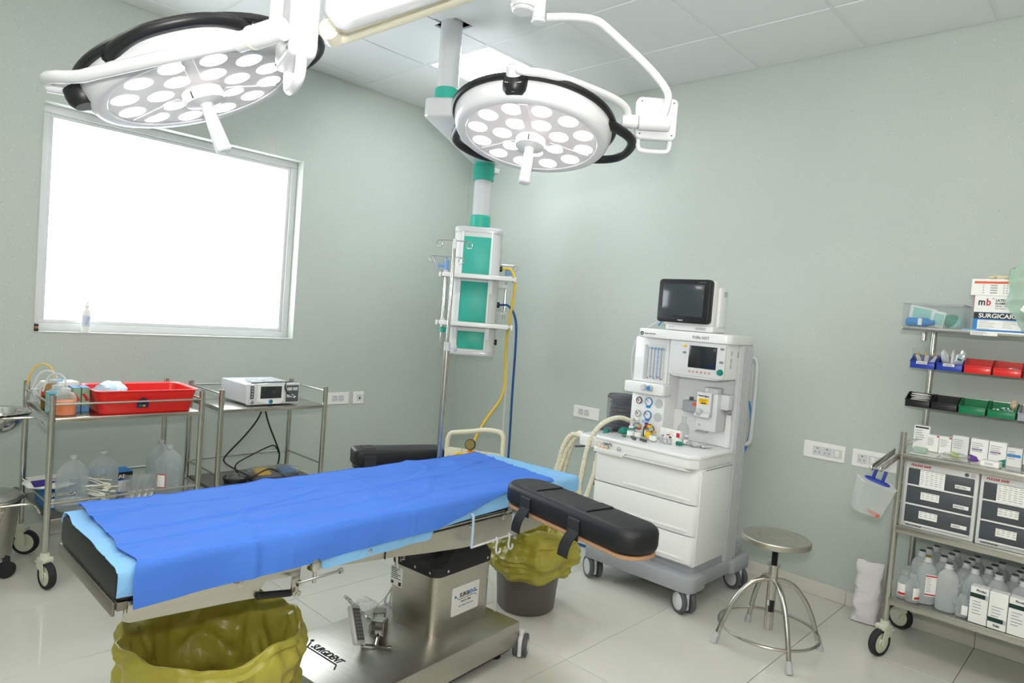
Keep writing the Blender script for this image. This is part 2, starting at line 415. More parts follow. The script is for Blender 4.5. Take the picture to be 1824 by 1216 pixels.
for n, (i, j) in enumerate(sorted(LIGHTS, key=lambda q: q != (1, 0))):
    x, y = CX+.6*i+.3, CY+.6*j+.3
    lb = ['square white ceiling light panel glowing beside the column of the teal pendant', 'ceiling light panel above the stool side of room', 'ceiling light panel above the medicine cart aisle', 'ceiling light panel above the window end of trolley aisle', 'ceiling light panel above the camera corner', 'ceiling light panel above the corner by the added door'][n]
    t = thing('ceiling_light', lb, 'light', (x, y, H), 0, None if n == 0 else 'ceiling lights out of view')
    fr = MB()
    for s in (-1, 1):
        fr.b2((s*.286-.012, -.298, -.004), (s*.286+.012, .298, .03), .002, 1); fr.b2((-.274, s*.286-.012, -.004), (.274, s*.286+.012, .03), .002, 1)
    fr.build('frame', 'offwhite', t); MB().b2((-.29, -.29, .03), (.29, .29, .06)).build('housing', 'offwhite', t, smooth=0); MB().b2((-.274, -.274, 0), (.274, .274, .02)).build('diffuser', 'panel_glow' if n == 0 else 'panel_glow_2', t, smooth=0)  # unseen housing box added to keep the diffuser from lighting the void above
# window
win = D.objects.new('window_1', None); COL.objects.link(win); win.location = (-.08, (WY0+WY1)/2, (WZ0+WZ1)/2); structure(win)
hw, hh = (WY1-WY0)/2-.002, (WZ1-WZ0)/2-.002
f = MB()
def rail(mb, x0, x1, w, hw, hh, bev=.004):
    mb.b2((x0, -hw, -hh), (x1, hw, -hh+w), bev).b2((x0, -hw, hh-w), (x1, hw, hh), bev)
    mb.b2((x0, -hw, -hh+w), (x1, -hw+w, hh-w), bev).b2((x0, hw-w, -hh+w), (x1, hw, hh-w), bev)
rail(f, -.05, 0, .045, hw, hh); f.build('window_frame', 'alu', win)
f = MB(); rail(f, -.04, -.012, .022, hw-.045, hh-.045, .003); f.build('sash', 'alu', win)
MB().b2((-.03, -hw+.064, -hh+.064), (-.025, hw-.064, hh-.064)).build('window_pane', glassy('window_glass', 'f4fbff', .04, .03), win, smooth=0)
rv = MB()
e = .004
rv.b2((-.078, WY0, WZ0-.0), (.004, WY1, WZ0+e)).b2((-.078, WY1-e, WZ0+e), (.003, WY1, WZ1)).b2((-.078, WY0, WZ0+e), (.003, WY0+e, WZ1)).b2((-.078, WY0+e, WZ1-e), (.003, WY1-e, WZ1))
structure(rv.build('trim_2', 'reveal', smooth=0))
# made-up door, out of view, added for warm reflections in the table steel
dr = D.objects.new('reflector_door', None); COL.objects.link(dr); dr.location = (RX, -2.85, 0); structure(dr)
M['reflector_wood'] = mat('warm_reflector_veneer', 'c79a6e', .4, var=.12, vscale=9, stretch=(1, 6, .6))
MB().b2((-.012, -.48, .0), (0, .48, 2.06), .003).build('reflector_leaf', 'reflector_wood', dr)
fr = MB().b2((-.03, -.54, 0), (0, -.48, 2.12), .003).b2((-.03, .48, 0), (0, .54, 2.12), .003).b2((-.03, -.48, 2.06), (0, .48, 2.12), .003).build('reflector_frame', 'reflector_wood', dr)
MB().tube([(-.012, .40, 1.02), (-.05, .40, 1.02), (-.05, .30, 1.02)], .009, 10, smooth=1).build('reflector_handle', 'steel', dr)
# ---------------------------------------------------------------- surgical lamps
RT = Vector((.727, .687, 0)); FH = Vector((-.687, .727, 0)); ZU = Vector((0, 0, 1))
M['lens'] = glow('surgical_lens_glow', 'fff9f4', LED_E)
M['lamp_glass'] = mat('lamp_face_glass', 'e6e2e4', .2, var=.02, vscale=3, coat=.5)
led_me = None
def lamp_head(root, n, brack, handles, ph_out, ph_in):
    """dome, face, diodes, bumper and grip; returns a function giving points in the lamp's own round coordinates"""
    global led_me
    n = Vector(n).normalized(); z = -n; x = (RT-z*RT.dot(z)).normalized(); y = z.cross(x)
    R = Matrix((x, y, z)).transposed(); R4 = R.to_4x4()
    def build(mb, name, m, parent=root, smooth=35):
        o = mb.build(name, m, parent, smooth); o.data.transform(R4); return o
    build(MB().lathe([(.238, 0), (.242, -.004), (.262, -.006), (.274, -.001), (.281, .010), (.287, .03), (.289, .055), (.284, .068), (.2, .092), (.05, .104), (0, .105)], n=72, cap=False), 'dome', 'lampwhite')
    face = build(MB().lathe([(0, .001), (.24, .001)], n=64, cap=False), 'face_glass', 'lamp_glass')
    for k in range(3):
        rib = MB()
        a = math.radians(ph_in+25+120*k); c, s = math.cos(a), math.sin(a)
        rib.box((.15*c, .15*s, .000), (.16, .03, .004), .001, 1, rot=(0, 0, a))
        build(rib, 'face_rib', 'lamp_glass', face)
    for ring, (cnt, r, ph) in enumerate(((12, .197, ph_out), (7, .106, ph_in))):
        for k in range(cnt):
            a = math.radians(ph+360*k/cnt)
            if led_me is None:
                o = MB().lathe([(0, -.0045), (.018, -.004), (.030, -.001), (.0345, .001)], n=28, cap=False).build('diode_lens', 'lens', root); led_me = o.data
            else:
                o = D.objects.new('diode_lens', led_me); COL.objects.link(o); o.parent = root
            o.location = R @ Vector((r*math.cos(a), r*math.sin(a), -.001)); o.rotation_euler = R.to_euler()
            if ring == 0 and k == 0: pass
    b = MB().tube([(.292*math.cos(2*PI*k/64), .292*math.sin(2*PI*k/64), .064) for k in range(64)], .0125, 10, closed=True)
    build(b, 'bumper_ring', 'black')
    for ha, bulge in handles:
        P = []
        for r, d in ((.27, -34), (.292, -30), (.292+bulge*.75, -17), (.292+bulge, -7), (.292+bulge, 7), (.292+bulge*.75, 17), (.292, 30), (.27, 34)):
            a = math.radians(ha+d); P.append((r*math.cos(a), r*math.sin(a), .05))
        hb = MB().tube(P, .02, 12, smooth=2, rf=lambda t: .017+.014*abs(2*t-1)**3)
        for v in hb.bm.verts: v.co.z = .05+(v.co.z-.05)*.85
        build(hb, 'bumper_handle', 'black')
    hub = build(MB().lathe([(0, -.040), (.030, -.040), (.052, -.034), (.056, -.026), (.056, -.004), (.05, .002)], n=36, cap=False), 'grip_hub', 'lampwhite')
    build(MB().box((-.008, -.0545, -.022), (.003, .006, .018)), 'hub_mark', 'black', hub)
    build(MB().lathe([(.021, -.036), (.017, -.05), (.0185, -.09), (.022, -.165), (.0215, -.172), (.017, -.176), (0, -.177)], n=24), 'sterile_grip', 'lampwhite')
    a = math.radians(brack); c, s = math.cos(a), math.sin(a)
    bk = MB().lathe([(.028, -.028), (.038, -.016), (.041, .0), (.041, .02)], (.285*c, .285*s, .032), (0, 0, 1), 24).box((.280*c, .280*s, .050), (.05, .07, .026), .012, 3, rot=(0, 0, a))
    build(bk, 'bracket', 'black')
    return lambda r, d, h: root.location + R @ Vector((r*math.cos(math.radians(d)), r*math.sin(math.radians(d)), h)), R
def local(root, pts): return [Vector(p)-root.location for p in pts]

# hub above the frame that carries both spring arms
mount = thing('ceiling_mount', 'white central ceiling mount carrying both surgical lamp arms', 'mount', (3.05, -2.6, H-.004))
MB().lathe([(.17, 0), (.17, -.03), (.15, -.05), (.06, -.07)], n=40).build('cover', 'lampwhite', mount)
MB().cyl((0, 0, -.06), (0, 0, -.42), .055, n=32).build('column', 'lampwhite', mount)
MB().cyl((0, 0, -.33), (0, 0, -.40), .072, n=32, bev=.006).build('collar', 'lampwhite', mount)

# ---- lamp over the head end of the table
L2 = thing('surgical_lamp', 'round surgical lamp hanging in front of the teal pendant, tilted face with bright diodes', 'lamp', (2.775, -2.208, 2.103), group='two-headed ceiling surgical light')
LP, R2 = lamp_head(L2, (.094, -.21, -.973), -104, ((13, .085), (132, .085)), -112, -124)
lo = lambda *p: local(L2, p)
a, b = LP(.275, -104, .025), LP(.322, -104, .073)
MB().cyl(*lo(a, b), .031, .027, n=24).cyl(*lo(LP(.292, -104, .040), LP(.300, -104, .048)), .037, n=24, bev=.004).build('pivot_joint', 'lampwhite', L2)
tp = LP(.320, -104, .070)
MB().cyl(*lo(LP(.312, -104, .062), LP(.330, -104, .081)), .027, n=24, bev=.004).build('joint_cap', 'lampwhite', L2)
pj = Vector((3.046, -2.002, 2.180))      # end of the yoke
pk = Vector((3.148, -1.908, 2.182))
MB().tube(lo(tp, (2.965, -2.475, 2.226), (3.008, -2.397, 2.234), (3.034, -2.249, 2.236), (3.047, -2.099, 2.236), (3.054, -2.03, 2.224), (3.050, -2.002, 2.20), pj), .0135, 12, smooth=2).build('yoke_tube', 'lampwhite', L2)
dj = (pk-pj).normalized()
MB().cyl(*lo(pj-dj*.02, pj+dj*.038), .0235, n=24, bev=.003).cyl(*lo(pj+dj*.039, pk+dj*.012), .0265, n=24, bev=.003).build('swivel_joint', 'lampwhite', L2)
# control box behind the joint
RB = Matrix((RT, ZU, -FH)).transposed()
cb = Vector((3.092, -1.890, 2.208))
bx = MB().rbox(cb-L2.location, (.15, .15, .04), .018, .008, 5, 'Z', rot=RB).build('control_box', 'lampwhite', L2)
for sx in (-1, 1):
    for sz in (-1, 1):
        p = cb-L2.location+RT*.058*sx+ZU*.058*sz-FH*.0195
        MB().cyl(p, p-FH*.002, .003, n=10).build('screw', 'dgrey', bx)
q = [cb+RT*.058*s+ZU*z for s, z in ((-1, -.065), (-1, -.1), (-.85, -.115), (.85, -.115), (1, -.1), (1, -.065))]
MB().tube(lo(*q), .0085, 10, smooth=2).build('box_handle', 'lampwhite', L2)
# drop tube up to the spring arm
MB().tube(lo(pk+Vector((-.012, -.01, .01)), (3.150, -1.905, 2.265), (3.146, -1.915, 2.30), (3.10, -1.965, 2.37), (2.985, -2.08, 2.495), (2.955, -2.11, 2.522), (2.90, -2.17, 2.523), (2.83, -2.235, 2.514)), .0135, 12, smooth=2).build('drop_tube', 'lampwhite', L2)
e0 = Vector((2.815, -2.26, 2.50))
MB().cyl(*lo(e0, e0+Vector((0, 0, .11))), .023, n=24, bev=.004).cyl(*lo(e0+Vector((0, 0, -.012)), e0), .026, n=24, bev=.003).build('drop_pivot', 'lampwhite', L2)
e1 = Vector((2.775, -2.30, 2.535))
MB().cyl(*lo(e1, e1+Vector((0, 0, .13))), .046, n=28, bev=.006).cyl(*lo(e1-Vector((0, 0, .014)), e1), .041, n=28, bev=.006).build('spring_arm_knuckle', 'lampwhite', L2)
MB().tube(lo(e1+Vector((0, 0, .1)), (2.88, -2.41, 2.70), (3.05, -2.6, 2.70)), .035, 14).build('spring_arm', 'lampwhite', L2)

# ---- lamp over the foot end of the table
L1 = thing('surgical_lamp', 'round surgical lamp hanging in front of the window, seen low and tilted', 'lamp', (2.483, -3.262, 2.018), group='two-headed ceiling surgical light')
LP, R1 = lamp_head(L1, (.229, .331, -.915), -148, ((-72, .035), (108, .085), (25, .07)), -114, -97)
lo = lambda *p: local(L1, p)
MB().cyl(*lo(LP(.28, -151, .055), LP(.312, -151, .068)), .03, n=24, bev=.003).cyl(*lo(LP(.312, -151, .068), LP(.356, -150, .083)), .023, n=24, bev=.004).build('pivot_joint', 'lampwhite', L1)
j0 = Vector((2.968, -3.362, 2.015)); j1 = Vector((3.085, -3.335, 2.024))
MB().tube(lo(LP(.343, -150, .078), LP(.352, -146, .083), LP(.350, -135, .06), (2.56, -3.575, 1.945), (2.62, -3.552, 1.953), (2.706, -3.51, 1.966), (2.813, -3.463, 1.98), j0), .0155, 12, smooth=2).build('yoke_tube', 'lampwhite', L1)
dj = (j1-j0).normalized()
MB().cyl(*lo(j0-dj*.02, j0+dj*.03), .021, n=24, bev=.003).cyl(*lo(j0+dj*.031, j1+dj*.005), .0245, n=24, bev=.003).build('swivel_joint', 'lampwhite', L1)
MB().cyl(*lo(j0+dj*.027, j0+dj*.034), .0252, n=24).build('seal_ring', 'cream', L1)
nb = (-.5*FH-.866*RT); tb = (-.866*FH+.5*RT)
cb = Vector((3.012, -3.262, 2.072))
RB = Matrix((tb, ZU, nb)).transposed()
if RB.determinant() < 0: RB = Matrix((tb, ZU, -nb)).transposed()
bx = MB().rbox(cb-L1.location, (.17, .175, .062), .02, .012, 5, 'Z', rot=RB).build('control_box', 'lampwhite', L1)
for s, zz in ((-1, -.075), (1, -.075), (-1, .075), (1, .075)):
    p = cb-L1.location+tb*.066*s+ZU*zz+nb*.0305
    MB().cyl(p, p+nb*.002, .003, n=10).build('screw', 'dgrey', bx)
q = [cb+tb*.066*s+ZU*z for s, z in ((-1, -.08), (-1, -.11), (-.75, -.135), (.75, -.135), (1, -.11), (1, -.08))]
MB().tube(lo(*q), .0125, 12, smooth=2).build('box_handle', 'lampwhite', L1)
up0 = j1+Vector((-.012, -.008, .0))
MB().tube(lo(up0, up0+Vector((.0, 0, .30))), .0140, 14).build('drop_tube', 'lampwhite', L1)
k0 = Vector((2.863, -3.09, 2.150))
MB().tube(lo(up0+Vector((0, 0, .28)), up0+Vector((-.02, .03, .31)), k0+Vector((.10, -.1, .22)), k0+Vector((0, 0, .19)), k0+Vector((0, 0, .02))), .024, 14, smooth=2).build('arm_elbow', 'lampwhite', L1)
kc = MB().cyl(*lo(k0+FH*.03, k0-FH*.032), .026, n=28, bev=.004)
kc.build('spring_joint', 'cream', L1)
h1 = Vector((2.909, -2.617, 2.452))
d = (h1-k0); ln = d.length; xr = d.normalized(); yr = (FH-xr*FH.dot(xr)).normalized(); RA = Matrix((xr, yr, xr.cross(yr))).transposed()
MB().rbox(k0-L1.location+d*.52, (ln*.98, .045, .06), .018, .008, 4, 'Y', rot=RA).build('spring_arm', 'cream', L1)
MB().cyl(*lo(h1-ZU*.02, h1+ZU*.30), .04, n=24).build('arm_pivot', 'lampwhite', L1)
w0 = Vector((2.996, -3.17, 2.140)); w1 = Vector((2.985, -2.66, 2.468))
d = w1-w0; xr = d.normalized(); yr = (FH-xr*FH.dot(xr)).normalized(); RA = Matrix((xr, yr, xr.cross(yr))).transposed()
MB().rbox(w0-L1.location+d*.5, (d.length, .05, .088), .03, .01, 6, 'Y', rot=RA).build('extension_arm', 'lampwhite', L1)

# ---------------------------------------------------------------- ceiling pendant
pd = thing('ceiling_pendant', 'white and teal ceiling supply pendant with two shelves in the room corner', 'pendant', (1.44, -1.51, 0))
g = Vector((-.55, .85, 0))                # offset to the lower column
MB().cyl((0, 0, 2.70), (0, 0, 3.12), .062, n=36).build('column', 'lampwhite', pd)
MB().cyl((0, 0, 2.63), (0, 0, 2.71), .069, n=36, bev=.004).build('collar', 'teal', pd)
ang = math.atan2(g.y, g.x)
MB().rbox((g.x*.47, g.y*.47, 2.575), (g.length*1.1+.1, .19, .105), .05, .012, 5, 'Z', rot=Matrix.Rotation(ang, 3, 'Z')).build('swing_arm', 'lampwhite', pd)
MB().cyl((g.x, g.y, 2.40), (g.x, g.y, 2.53), .074, n=36, bev=.004).cyl((g.x, g.y, 2.44), (g.x, g.y, 2.50), .079, n=36, bev=.004).build('collar', 'teal', pd)
MB().box((g.x+.06, g.y+.05, 2.475), (.05, .05, .04), .006).build('brake_box', 'lampwhite', pd)
MB().cyl((g.x, g.y, 2.14), (g.x, g.y, 2.41), .062, n=36).build('column', 'lampwhite', pd)
MB().cyl((g.x, g.y, 2.05), (g.x, g.y, 2.145), .072, n=36, bev=.004).cyl((g.x, g.y, 2.11), (g.x, g.y, 2.15), .068, n=36).build('collar', 'teal', pd)
Rh = Matrix.Rotation(math.radians(43.4), 3, 'Z')
def ph(x, y, z): v = Rh @ Vector((x, y, 0)); return Vector((g.x+v.x, g.y+v.y, z))
def pbox(c, d, bev=.004, seg=2): return MB().box(ph(*c), d, bev, seg, rot=Rh)
hd = MB().rbox(ph(0, 0, 1.60), (.335, .26, .90), .07, .0, 8, 'Z', rot=Rh)
hd.build('head_body', 'offwhite', pd)
MB().rbox(ph(0, 0, 2.03), (.34, .265, .055), .06, .02, 8, 'Z', rot=Rh).build('head_cap', 'lampwhite', pd)
MB().rbox(ph(0, 0, 1.165), (.34, .265, .035), .06, .01, 8, 'Z', rot=Rh).build('head_base', 'lampwhite', pd)
for zc, h in ((1.845, .28), (1.52, .30), (1.255, .125)):
    pbox((0, -.129, zc), (.19, .012, h), .003).build('front_panel', 'teal', pd)
for sx in (-1, 1):
    pbox((sx*.103, -.129, 1.60), (.014, .016, .84), .003).build('rail_strip', 'white', pd)
for z in (1.70, 1.375):
    sh = pbox((.03, -.20, z), (.47, .30, .022), .006).build('shelf', 'lampwhite', pd)
    pbox((.03, -.352, z-.004), (.47, .012, .03), .004).build('shelf_lip', 'white', sh)
    for sx in (-1, 1):
        pbox((.03+sx*.24, -.22, z-.006), (.012, .22, .028), .003).build('side_rail', 'steel', sh)
        pbox((.03+sx*.254, -.33, z-.006), (.016, .03, .034), .004).build('rail_stop', 'white', sh)
        pbox((sx*.115, -.15, z-.06), (.03, .008, .10), .002).build('shelf_bracket', 'white', sh)
# gas outlets on the side
for k, (y, z, m) in enumerate(((-.02, 1.78, 'black'), (-.04, 1.52, 'black'), (-.03, 1.25, 'black'), (.03, 1.36, 'white'))):
    a, b = ph(.166, y, z), ph(.186, y, z); MB().cyl(a, b, .021, n=20, bev=.003).build('gas_outlet', m, pd)
# pendant drip pole with clamps
pp = [ph(-.192, -.26, 1.74), ph(-.192, -.26, 1.18)]
MB().cyl(pp[1], pp[0], .0125, n=14).build('drip_pole', 'chrome', pd)
MB().cyl(ph(-.192, -.26, 1.72), ph(-.192, -.26, 1.80), .015, n=14, bev=.003).tube([ph(-.192, -.26, 1.755), ph(-.237, -.26, 1.755)], .011, 10).box(ph(-.247, -.26, 1.755), (.012, .012, .04), .004, 2, rot=Rh).build('pole_clamp', mat('pale_blue_plastic', '7ba3d6', .4, var=.04), pd)
MB().cyl(ph(-.192, -.26, 1.30), ph(-.192, -.26, 1.34), .017, n=14, bev=.003).box(ph(-.175, -.24, 1.32), (.05, .05, .03), .004, 2, rot=Rh).build('pole_clip', 'teal', pd)
[MB().box(ph(-.195, -.24, z), (.03, .07, .03), .004, 2, rot=Rh).build('pole_bracket', 'lampwhite', pd) for z in (1.715, 1.385)]
def hook(cx, cz, y, w, m='chrome', n=2):
    mb = MB()
    for s in ((-1, 1) if n == 2 else (-1,)):
        P = [ph(cx, y, cz)]+[ph(cx+s*(w-.02), y, cz)]
        P += [ph(cx+s*(w+.022*math.sin(t*.9)), y, cz-.022+.022*math.cos(t*.9)) for t in range(0, 8)]
        mb.tube(P, .0026, 8, smooth=2)
    return mb
hook(-.192, 1.82, -.26, .10).build('drip_hook', 'chrome', pd)
MB().cyl(ph(-.192, -.26, 1.79), ph(-.192, -.26, 1.82), .004, n=8).build('hook_stem', 'chrome', pd)
MB().cyl(ph(.22, .10, 1.42), ph(.22, .10, 1.74), .0095, n=14).build('drip_pole', 'chrome', pd)
MB().cyl(ph(.22, .10, 1.74), ph(.22, .10, 1.79), .014, n=14, bev=.003).box(ph(.25, .10, 1.765), (.03, .012, .035), .004, 2, rot=Rh).build('pole_clamp', D.materials['pale_blue_plastic'], pd)
[MB().box(ph(.195, .10, z), (.08, .02, .025), .003, 2, rot=Rh).build('pole_bracket', 'lampwhite', pd) for z in (1.46, 1.66)]
hook(.22, 1.82, .10, .06).build('drip_hook', 'chrome', pd)
MB().cyl(ph(.22, .10, 1.78), ph(.22, .10, 1.82), .003, n=8).build('hook_stem', 'chrome', pd)
# hoses hang from it
def hose(name, label, pts, r, m, smooth=3):
    P = [Vector(p) for p in pts]; o = MB().tube(P, r, 10, smooth=smooth).build(name, m); return tag(o, label, 'hose')
w = lambda x, y, z: ph(x, y, z)+Vector((1.44, -1.51, 0))
hose('yellow_hose', 'yellow gas hose looping down from the pendant to the orange regulator', [w(.187, -.02, 1.78), w(.25, -.04, 1.79), w(.29, -.06, 1.70), w(.275, -.07, 1.50), w(.25, -.08, 1.25), w(.27, -.09, 1.0), w(.26, -.1, .86), w(.16, -.15, .72), w(.10, -.2, .60), w(.06, -.25, .48)], .0085, 'yellow')
hose('blue_hose', 'dark blue gas hose hanging from the pendant beside the yellow one', [w(.187, -.04, 1.52), w(.25, -.05, 1.53), w(.315, -.06, 1.44), w(.325, -.05, 1.25), w(.325, -.03, .9), w(.335, 0, .5), w(.33, -.03, .12), Vector((1.2, -.5, .02)), Vector((1.45, -.53, .010)), Vector((1.91, -.52, .010)), Vector((2.15, -.45, .010)), Vector((2.45, -.40, .010)), Vector((2.7, -.3, .010))], .0085, mat('navy_hose', '1f4f8f', .4))
hose('white_hose', 'white suction hose hanging straight down beside the blue hose', [w(.187, .03, 1.36), w(.24, .03, 1.355), w(.275, .03, 1.28), w(.277, .03, 1.0), w(.28, .04, .5), w(.29, .05, .1), Vector((1.15, -.40, .012)), Vector((1.32, -.36, .010))], .007, 'lampwhite')
# ---------------------------------------------------------------- operating table
from mathutils import noise
TY = math.radians(4.7)
tb = thing('operating_table', 'stainless steel operating table with black mattress and box column on a flat base', 'table', (2.45, -2.2, 0), TY)
TILT = Matrix.Translation((0, -1.3, .80)) @ Matrix.Rotation(-math.atan(.024), 4, 'X') @ Matrix.Translation((0, 1.3, 0))
def tt(mb, name, m, parent=tb, smooth=35, tilt=True, leg=False):
    o = mb.build(name, m, parent, smooth)
    if leg:            # the leg section is a little narrower and its end not quite square
        for v in o.data.vertices: v.co.x, v.co.y = skew(v.co.x, v.co.y)
    if tilt: o.data.transform(TILT)
    return o
VL, VR, UF, UH = -.275, .25, -1.325, .58
def skew(v, u):
    k = max(0, min(1, (-.83-u)/.48)); return v-.014*max(0, min(1, (v+.2)/.4))*min(1, k*2), u+.045*k*(VR-v)/(VR-VL)
# base, box column, boot
bs = MB(); bs.prism([(-.31, -.59), (.17, -.59), (.196, -.56), (.196, .306), (-.31, .306)], .055, .16, bev=.004)
base = bs.build('base_cover', 'steel_b', tb)
MB().b2((-.285, -.565, .03), (.17, .285, .058), .004).build('base_skirt', 'rubber', tb)
MB().b2((-.075, -.093+.01, .16), (-.074, -.08, .161)).build('seam', 'dgrey', base)
cx, cy = -.076, .09
MB().rbox((cx, cy, .285), (.268, .347, .25), .038, .0, 8, 'Z').build('column_box', 'steel_b', tb)
bo = MB()
def rr(w, h, r, x, y, z, n=7): return [(px+x, py+y, z) for px, py in rounded(w, h, r, n)]
lay = [rr(.276, .355, .042, cx, cy, .40), rr(.278, .357, .042, cx, cy, .437), rr(.262, .34, .05, cx, cy, .45), rr(.24, .30, .06, cx+.005, cy+.015, .475), rr(.20, .24, .07, cx+.02, cy+.03, .53), rr(.19, .22, .07, cx+.03, cy+.03, .62)]
b = bmesh.new(); L_ = [[b.verts.new(p) for p in l] for l in lay]; n_ = len(L_[0])
for A, B in zip(L_, L_[1:]):
    for k in range(n_): b.faces.new((A[k], A[(k+1) % n_], B[(k+1) % n_], B[k]))
for k, v in enumerate(L_[4]+L_[3]): v.co += Vector((0, 0, .012*math.sin(k*1.3)))
bo._add(b); bo.build('column_boot', 'rubber', tb)
for u, v, ax in ((cx+.02, cy-.178, 'y'), (cx+.105, cy-.178, 'y'), (cx+.138, cy-.11, 'x'), (cx+.138, cy+.13, 'x'), (cx-.09, cy-.178, 'y')):
    d = Vector((1, 0, 0)) if ax == 'x' else Vector((0, -1, 0)); p = Vector((u, v, .418)); MB().lathe([(.006, 0), (.006, .002), (.003, .004), (0, .0042)], p, d, 12).build('bolt', 'chrome', tb)
# casters and levelling feet
def castor2(parent, x, y, r=.048, rz=0, mw='offwhite'):
    R = Matrix.Rotation(rz, 3, 'Z')
    c = MB()
    for s in (-1, 1):
        c.lathe([(r*.62, -.0095), (r*.9, -.0095), (r, -.006), (r, .006), (r*.9, .0095), (r*.62, .0095)], Vector((x, y, r))+R @ Vector((s*.021, 0, 0)), R @ Vector((1, 0, 0)), 28)
    w = c.build('castor_wheel', 'dgrey', parent)
    h = MB()
    for s in (-1, 1): h.lathe([(0, s*.012), (r*.45, s*.011), (r*.64, s*.006), (r*.64, 0)], Vector((x, y, r))+R @ Vector((s*.021, 0, 0)), R @ Vector((1, 0, 0)), 24, cap=False)
    h.build('hub_cap', 'lampwhite', w)
    MB().box(Vector((x, y, r*1.05)), (.02, r*1.75, r*1.75), .008, 3, rot=R).cyl((x, y, r*1.7), (x, y, r*2.3), .012, n=16).build('castor_fork', mw, w)
castor2(tb, .19, .335, rz=.5); castor2(tb, -.28, .335, rz=.3); castor2(tb, -.28, -.60, rz=.8); castor2(tb, .12, -.63, rz=-.4)
for x, y in ((.13, .24), (-.25, .24), (.13, -.5)): MB().cyl((x, y, 0), (x, y, .012), .022, n=18, bev=.003).cyl((x, y, .01), (x, y, .04), .008, n=10).build('levelling_foot', 'rubber', tb)
# table top: mattress pads on steel frames
tt(MB().rbox(((VL+VR)/2, (UF-.83)/2, -.038), (VR-VL, -.83-UF, .075), .02, .010, 4), 'mattress', 'pad', leg=True)
tt(MB().rbox(((VL+VR)/2, (UH-.822)/2, -.038), (VR-VL, UH+.822, .075), .02, .010, 4), 'mattress', 'pad')
tt(MB().b2((VL+.004, UF+.004, -.098), (VR-.004, -.835, -.0765), .003), 'leg_plate', 'steel_d', leg=True)
tt(MB().b2((VL+.004, -.815, -.098), (VR-.004, UH-.005, -.0765), .003), 'back_plate', 'black')
# side frames: leg section tapers to the foot; seat and back section deepens towards the head
XZ = lambda x: Matrix(((0, 0, 1, x), (1, 0, 0, 0), (0, 1, 0, 0), (0, 0, 0, 1)))
for s, x in ((1, VR-.012), (-1, VL+.002)):
    lg = [(-1.305, -.094), (-1.305, -.125), (-1.29, -.132), (-1.02, -.150), (-.955, -.155), (-.965, -.142), (-.93, -.098), (-.845, -.094)]
    tt(MB().prism(lg, 0, .008, XZ(x), bev=.0015), 'leg_side_frame', 'steel', leg=True)
    tt(MB().prism([(-1.30, -.075), (-1.30, -.105), (-1.0, -.108), (-.86, -.112), (-.845, -.10), (-.845, -.075)], 0, .008, XZ(x+s*.010), bev=.002), 'leg_rail', 'steel', leg=True)
    tt(MB().prism([(-.862, -.096), (-.862, -.165), (-.85, -.178), (-.838, -.165), (-.838, -.096)], 0, .008, XZ(x), bev=.0015), 'hinge_link', 'steel')
    tt(MB().cyl((x+.001, -.965, -.148), (x+.001, -.862, -.166), .010, n=16).cyl((x+.001, -.862, -.166), (x+.001, -.845, -.169), .006, n=10), 'gas_spring', 'black')
    st = [(-.79, -.073), (-.80, -.082), (-.80, -.10), (-.785, -.112), (-.62, -.130), (-.50, -.140), (-.33, -.160), (-.15, -.178), (.05, -.187), (.30, -.185), (.42, -.168), (.50, -.125), (.53, -.08), (.53, -.073)]
    tt(MB().prism(st, 0, .008, XZ(x), bev=.0015), 'seat_side_frame', 'steel_b')
    tt(MB().prism([(-.46, -.076), (-.46, -.083), (.50, -.083), (.50, -.076)], 0, .009, XZ(x+s*.009), bev=.002), 'accessory_rail', 'steel')
    tt(MB().prism([(-.525, -.076), (-.525, -.14), (-.522, -.14), (-.522, -.076)], 0, .0022, XZ(x+s*.009)), 'frame_joint', 'black')
    for u, w in ((-1.03, -.092), (-.74, -.095), (-.60, -.095), (-.13, -.095), (.06, -.095), (.25, -.095), (-.85, -.165)):
        p = Vector((x+(.021 if s > 0 else -.011), u, w)); mb = MB().lathe([(.0095, 0), (.0095, .002), (.008, .003), (.0035, .003), (.003, .001), (0, .001)], p, (s, 0, 0), 16); tt(mb, 'bolt', 'chrome')
tt(MB().b2((VL+.03, -.45, -.14), (VR-.03, .45, -.094), .004), 'under_frame', 'steel_d')
tt(MB().b2((VL+.01, UF-.004, -.112), (VR-.014, UF+.004, -.078), .003), 'end_plate', 'steel_d', leg=True)
tt(MB().cyl((VR-.04, -.44, -.14), (VR-.04, -.43, -.20), .0045, n=12), 'lock_pin', 'chrome')
sp = MB().tube([(VR-.07+.008*math.cos(t*1.0), -.38+.008*math.sin(t*1.0), -.135-t*.0012) for t in range(50)], .0018, 6); tt(sp, 'spring', 'chrome')
